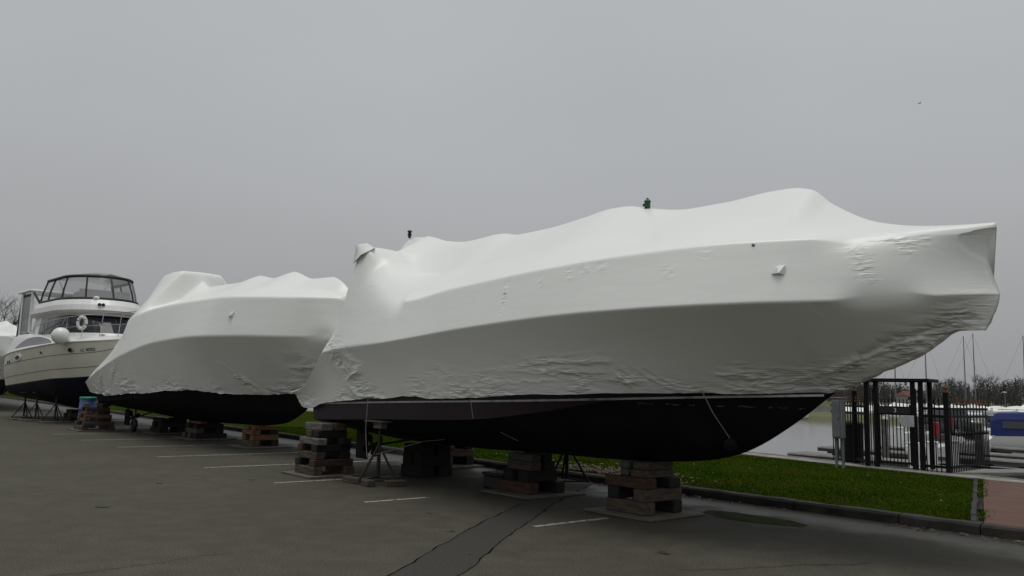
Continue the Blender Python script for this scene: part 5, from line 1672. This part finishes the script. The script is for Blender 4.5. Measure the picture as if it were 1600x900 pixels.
# ------------------------------------------------------------------ boats afloat
def small_hull(L_, B, fb):
    t = np.linspace(0, L_, 14)
    ww = pchip([(0, B * 0.46), (L_ * 0.4, B * 0.5), (L_ * 0.75, B * 0.36), (L_, 0.02)])
    zz = pchip([(0, fb * 0.8), (L_ * 0.6, fb), (L_, fb * 1.25)])
    G = []
    for x in t:
        w, z = float(ww(x)), float(zz(x))
        k = max(0.0, (x / L_ - 0.7) / 0.3)
        G.append([(x, -w, z), (x, -w * 0.93, z * 0.5), (x - 0.3 * k, -w * 0.8 * (1 - 0.5 * k), -0.12), (x - 0.5 * k, 0, -0.3), (x - 0.3 * k, w * 0.8 * (1 - 0.5 * k), -0.12), (x, w * 0.93, z * 0.5), (x, w, z)])
    m = MB(); m.grid(G)
    m.add([G[0][j] for j in range(7)], [tuple(range(7))])
    dk = MB(); dk.grid([[(g[0][0], g[0][1] * c, g[0][2] - 0.02) for c in (1, 0, -1)] for g in G])
    return m, dk, ww, zz
def motorboat(p, rz, L_, label, canvas='bluecloth', group='boats moored at the docks', hullmat='whitegel'):
    root = empty('moored_motorboat', (p[0], p[1], WZ), rz, label, 'boat', group)
    B, fb = L_ * 0.34, 0.75 + L_ * 0.03
    h, dk, ww, zz = small_hull(L_, B, fb)
    h.build('hull', hullmat, root, smooth=True); dk.build('deck', hullmat, root)
    a, b = L_ * 0.42, L_ * 0.80
    m = MB(); m.grid([[(a, -B * 0.40, fb), (a, -B * 0.30, fb + 0.4), (a, B * 0.30, fb + 0.4), (a, B * 0.40, fb)], [(b * 0.8, -B * 0.36, fb), (b * 0.75, -B * 0.26, fb + 0.38), (b * 0.75, B * 0.26, fb + 0.38), (b * 0.8, B * 0.36, fb)], [(b, -B * 0.2, fb + 0.05), (b, -B * 0.1, fb + 0.12), (b, B * 0.1, fb + 0.12), (b, B * 0.2, fb + 0.05)]])
    m.build('cabin', hullmat, root)
    m = MB(); m.grid([[(a + 0.9, -B * 0.30, fb + 0.38), (a + 0.9, B * 0.30, fb + 0.38)], [(a + 0.25, -B * 0.34, fb + 0.95), (a + 0.25, B * 0.34, fb + 0.95)]]); m.build('windscreen', 'glassgrey', root)
    if canvas:
        m = MB()
        rows = []
        for (x, hh) in ((0.05, 0.95), (0.35, 1.28), (a * 0.6, 1.36), (a + 0.3, 1.22), (a + 0.95, 0.60)):
            w = B * 0.45
            rows.append([(x, -w, fb * 0.85), (x, -w * 0.96, fb + hh * 0.7), (x, -w * 0.8, fb + hh), (x, 0, fb + hh * 1.06), (x, w * 0.8, fb + hh), (x, w * 0.96, fb + hh * 0.7), (x, w, fb * 0.85)])
        m.grid(rows); m.add(rows[0], [tuple(range(7))]); m.add(rows[-1], [tuple(range(7))])
        m.build('canvas_cover', canvas, root)
        for sgn in (-1, 1):
            m = MB()
            y = sgn * (B * 0.45 + 0.012)
            m.add([(0.75, y, fb + 0.35), (a * 0.72, y, fb + 0.35), (a * 0.72, y * 0.985, fb + 0.82), (0.78, y * 0.985, fb + 0.80)], [(0, 1, 2, 3)])
            m.build('canvas_window', 'glassgrey', root)
            m = MB()
            m.add([(a * 0.80, y, fb + 0.05), (a + 0.85, y, fb + 0.10), (a + 0.35, y * 0.985, fb + 0.92), (a * 0.80, y * 0.985, fb + 0.95)], [(0, 1, 2, 3)])
            m.build('canvas_window', 'glassgrey', root)
    return root
motorboat((32.6, 54.6), R(-38), 8.0, 'white motorboat under a blue canvas enclosure at the right edge')
mb_spots = [((20.6, 40.6), R(40), 5.2, 'small white motorboat seen through the gate pickets', None), ((24.0, 44.2), R(40), 5.6, 'white motorboat moored just right of the corner post', None), ((25.9, 48.6), R(40), 5.0, 'white motorboat behind the right railing, near the red box', None),
            ((28.0, 56.0), R(40), 6.0, 'white motorboat beyond the fourth dock, seen through the gate', None), ((33.5, 63.5), R(40), 6.0, 'white motorboat moored on the fifth dock behind the pickets', 'navycloth'), ((38.5, 66.0), R(42), 6.2, 'white motorboat on the fifth dock beside the blue canvas', None),
            ((42.0, 78.0), R(40), 6.5, 'white motorboat with dark cover on the sixth dock', 'navycloth')]
for (p, a, L_, lb_, cv) in mb_spots:
    motorboat(p, a, L_, lb_, cv)
def tented(p, rz, L_, label, tall=1.0):
    root = empty('covered_boat', (p[0], p[1], WZ), rz, label, 'boat', 'white covered boats on the far side')
    B, fb = L_ * 0.32, 0.9
    h, dk, ww, zz = small_hull(L_, B, fb)
    h.build('hull', 'whitegel', root, smooth=True)
    m = MB()
    q = random.Random(int(L_ * 100 + p[0]))
    G = []
    for x in np.linspace(0, L_, 9):
        w = float(ww(x)) * 1.02; z = float(zz(x)); rz_ = z + tall * (0.9 + 0.5 * q.random()) * (0.35 + math.sin(math.pi * min(0.95, x / L_ + 0.1)))
        G.append([(x, -w, z * 0.6), (x, -w, z + 0.05), (x, -w * 0.5, (z + rz_) / 2), (x, 0, rz_), (x, w * 0.5, (z + rz_) / 2), (x, w, z + 0.05), (x, w, z * 0.6)])
    m.grid(G); m.add(G[0], [tuple(range(7))])
    m.build('cover', 'wrap', root)
    return root
far = []
for k, (px, Y, L_, tl, lb_) in enumerate(((1478, 205, 8, 0.8, 'right of the corner post'), (1492, 200, 7.5, 0.9, 'left of the twin masts'), (1510, 206, 8, 0.7, 'between the twin masts'), (1526, 198, 8.5, 0.8, 'above the end of the right railing'), (1541, 204, 8, 0.7, 'left of the lamp post'), (1556, 199, 9, 1.0, 'right behind the lamp post'), (1573, 203, 8.5, 1.1, 'just right of the lamp post'), (1588, 197, 10, 1.5, 'tallest one near the right frame edge'), (1602, 202, 9, 1.3, 'cut by the right frame edge'),
        (1380, 190, 8, 1.0, 'seen between the gate posts'), (1396, 186, 7.5, 0.9, 'behind the number board'), (1412, 192, 8, 1.1, 'behind the right half of the gate leaf'), (1446, 188, 8, 0.9, 'right beside the gate portal'), (1460, 194, 7, 0.9, 'between portal and corner post'), (1336, 150, 7.5, 0.9, 'behind the left railing'), (1302, 140, 7, 0.8, 'in the gap left of the cabinet'))):
    far.append(((on_ray(px, Y), Y), L_, 'white covered boat across the basin, ' + lb_, tl))
for (p, L_, lb_, tl) in far:
    tented(p, R(-20 + 25 * math.sin(p[0])), L_, lb_, tl)
cr_ = motorboat((41.5, 113.5), R(180), 10.5, 'white motorboat in the gap between the bow and the grey cabinet', None)

def sailboat(p, rz, mast, label):
    root = empty('sailing_boat', (p[0], p[1], WZ), rz, label, 'sailing boat', 'sailing boats in the marina')
    L_ = mast * 0.72
    h, dk, ww, zz = small_hull(L_, L_ * 0.30, 0.9)
    h.build('hull', 'whitegel', root, smooth=True); dk.build('deck', 'whitegel', root)
    m = MB(); m.box((L_ * 0.5, 0, 1.1), (L_ * 0.35, L_ * 0.16, 0.45), None, 0.1); m.build('coachroof', 'whitegel', root)
    m = MB(); m.tube([(L_ * 0.58, 0, 0.9), (L_ * 0.58, 0, 0.9 + mast)], 0.085, 8, r2=0.055); m.build('mast', 'galv', root)
    m = MB(); m.tube([(L_ * 0.58, 0, 1.9), (L_ * 0.15, 0, 1.9)], 0.06, 6); m.build('boom', 'galv', root)
    m = MB(); m.tube([(L_ * 0.58, -0.7, 0.9 + mast * 0.55), (L_ * 0.58, 0.7, 0.9 + mast * 0.55)], 0.025, 5); m.build('spreader', 'galv', root)
    for e in ((L_ * 0.98, 0, 1.1), (0.05, 0, 0.9), (L_ * 0.55, L_ * 0.14, 0.9), (L_ * 0.55, -L_ * 0.14, 0.9)):
        m = MB(); m.tube([e, (L_ * 0.58, 0, 0.88 + mast)], 0.012, 4); m.build('stay', 'galv', root)
    return root
for (px, Y, mast, lb_) in ((1396, 110, 8.7, 'sailing boat with the leftmost mast, behind the gate'), (1444, 120, 11.5, 'sailing boat with its mast right of the gate portal'), (1504, 125, 12.3, 'sailing boat with the left one of the twin masts'), (1519, 128, 13.0, 'sailing boat with the right one of the twin masts'), (1597, 130, 13.0, 'sailing boat with its mast at the right frame edge')):
    sailboat((on_ray(px, Y) - mast * 0.72 * 0.58 * math.cos(R(-30)), Y - mast * 0.72 * 0.58 * math.sin(R(-30))), R(-30), mast, lb_)

# ------------------------------------------------------------------ far bank: house, lamp, trees
hs_ = empty('far_house', (on_ray(1415, 298), 298, 0.8), R(15), 'low house with red roof far behind the gate', 'house')
m = MB(); m.box((0, 0, 1.3), (6.5, 5, 2.6)); m.build('wall', 'brickwall', hs_)
m = MB(); m.add([(-3.6, -2.8, 2.5), (3.6, -2.8, 2.5), (3.6, 2.8, 2.5), (-3.6, 2.8, 2.5), (-2.4, 0, 4.2), (2.4, 0, 4.2)], [(0, 1, 5, 4), (2, 3, 4, 5), (1, 2, 5), (3, 0, 4), (0, 3, 2, 1)]); m.build('roof', 'roofred', hs_)
for x in (-2, 0, 2):
    m = MB(); m.box((x, -2.52, 1.5), (0.9, 0.06, 1.0)); m.build('window', 'glassdark', hs_)
lp = empty('lamp_post', (on_ray(1564, 210), 210, WZ), 0, 'slim lamp post with white head across the basin', 'lamp post')
m = MB(); m.tube([(0, 0, 0), (0, 0, 5.6)], 0.09, 6); m.build('pole', 'galv', lp)
m = MB(); m.box((0, 0, 5.7), (1.0, 0.4, 0.28), None, 0.08); m.build('head', 'lampwhite', lp)

def bare_tree(p, height, label, seed, group, spread=0.32, levels=5, base=0.0, mat='twig'):
    q = random.Random(seed)
    root = empty('bare_tree', (p[0], p[1], base), 0, label, 'tree', group)
    tr = MB(); cw = MB()
    def branch(a, d, ln, r, lev, m):
        b = a + d * ln
        mid = a.lerp(b, 0.5) + Vector((q.uniform(-1, 1), q.uniform(-1, 1), q.uniform(-0.3, 0.6))) * ln * 0.07
        if lev >= 3:
            # fine twigs as thin triangles pairs
            s = d.cross(Vector((q.uniform(-1, 1), q.uniform(-1, 1), q.uniform(-1, 1))))
            s = s.normalized() * r * 1.6 if s.length > 1e-6 else Vector((r, 0, 0))
            m.add([a - s, a + s, b], [(0, 1, 2)])
        else:
            m.tube([a, mid, b], r, 5, r2=r * 0.6, cap=False)
        if lev >= levels:
            return
        n = q.randint(3, 4) if lev < 2 else q.randint(3, 5)
        for k in range(n):
            ax = Vector((q.uniform(-1, 1), q.uniform(-1, 1), q.uniform(-0.2, 0.5)))
            nd = (d + ax * (0.55 + spread)).normalized()
            nd.z = nd.z * 0.8 + 0.22
            f = q.uniform(0.45, 1.0)
            branch(a.lerp(b, f), nd.normalized(), ln * q.uniform(0.55, 0.8), r * 0.5, lev + 1, cw)
    branch(Vector((0, 0, 0)), Vector((q.uniform(-0.05, 0.05), q.uniform(-0.05, 0.05), 1)).normalized(), height * 0.34, height * 0.022, 0, tr)
    tr.build('trunk', 'bark', root)
    cw.build('crown', mat, root, fix=False)
    return root
GT = 'bare trees across the harbour'
k = 0
for (px, Y, hgt, lb_) in ((1524, 300, 15.5, 'tall bare tree above the wood, left one of the close pair'), (1538, 302, 16.5, 'tallest bare tree above the wood, right one of the close pair'), (1456, 290, 11.0, 'bare tree just right of the gate portal'), (1480, 296, 9.5, 'bare tree behind the corner post finial'), (1595, 300, 13.5, 'bare tree at the right frame edge above the wood'), (1575, 310, 11.5, 'bare tree right of the lamp post above the wood'), (1352, 280, 9.5, 'bare tree behind the left posts of the gate'), (1335, 280, 8.5, 'bare tree between the cabinet and the gate')):
    k += 1
    bare_tree((on_ray(px, Y), Y), hgt, lb_, 40 + k, GT, base=0.2)
for (px, Y, hgt, lb_) in ((-12, 64, 11.5, 'bare tree at the left frame edge behind the boats'), (22, 70, 8.0, 'smaller bare tree behind the cream cruiser'), (48, 84, 7.5, 'low bare tree seen just left of the cruiser cabin')):
    k += 1
    bare_tree((on_ray(px, Y), Y), hgt, lb_, 60 + k, 'bare trees behind the boats', levels=6 if Y < 66 else 5)
# the wood itself: one mass of trunks, twigs and dark conifers
wm = MB(); q = random.Random(5)
for i in range(1500):
    s = q.random()
    px = 960 + 800 * s
    Y = q.uniform(305, 350)
    X = on_ray(px, Y)
    env_ = 5.8 + 6.6 * fbm(np.array(s * 20), np.array(1.0), 3) - (1.8 if px < 1440 else 0)
    hgt = float(env_) * q.uniform(0.65, 1.12)
    wm.mi = 0
    a = Vector((X, Y, 0.3))
    wm.tube([a, a + Vector((q.uniform(-0.5, 0.5), 0, hgt * 0.8))], 0.14, 4, r2=0.03, cap=False)
    con = q.random() < 0.35
    wm.mi = 1 if con else 0
    for j in range(46):
        f = q.random()
        z = hgt * (0.12 + 0.88 * f)
        rad = (1.9 * (1 - f) + 0.2) if con else 1.7 * math.sin(math.pi * min(0.97, 0.15 + 0.8 * f))
        c = a + Vector((q.gauss(0, 0.6) * rad, q.gauss(0, 0.5) * rad, z))
        d = Vector((q.uniform(-1, 1), q.uniform(-0.6, 0.6), q.uniform(-0.1, 1.2))) * q.uniform(0.4, 1.0)
        w = Vector((d.z, 0, -d.x)).normalized() * (0.18 if con else 0.09)
        wm.add([c - w, c + w, c + d], [(0, 1, 2)])
wm.mi = 0
tag(wm.build('far_wood', ['twig', 'conifer'], fix=False), 'dark winter wood along the far bank', 'wood', kind='stuff')
# hedge line and grass beyond the boats on the left
hd = MB(); q = random.Random(8)
for i in range(2600):
    s = q.random()
    c = Vector((-75, 95, 0)).lerp(Vector((-22, 74, 0)), s) + Vector((q.gauss(0, 1), q.gauss(0, 1), q.random() ** 1.3 * 1.5))
    d = Vector((q.uniform(-1, 1), q.uniform(-1, 1), q.uniform(0, 1))) * 0.35
    w = Vector((d.z, 0.1, -d.x)).normalized() * 0.07
    hd.add([c - w, c + w, c + d], [(0, 1, 2)])
tag(hd.build('hedge', 'conifer', fix=False), 'low dark hedge far behind the boats on the left', 'hedge', kind='stuff')

# a bird high over the harbour
bd = empty('bird', (on_ray(1451, 60), 60, 24.6), 0.4, 'small dark bird high in the sky at upper right', 'bird')
bd.scale = (0.6, 0.6, 0.6)
m = MB(); m.lathe((0, 0, 0), [(0.005, -0.2), (0.05, -0.1), (0.06, 0.02), (0.03, 0.14), (0.004, 0.2)], 8, (Vector((0, 1, 0)), Vector((0, 0, 1)), Vector((1, 0, 0)))); m.build('body', 'bird', bd)
for sgn in (-1, 1):
    m = MB(); m.add([(0.08, sgn * 0.03, 0.02), (-0.06, sgn * 0.03, 0.02), (-0.05, sgn * 0.2, 0.09), (0.07, sgn * 0.22, 0.10), (-0.06, sgn * 0.42, 0.05)], [(0, 1, 2, 3), (3, 2, 4)]); m.build('wing', 'bird', bd)
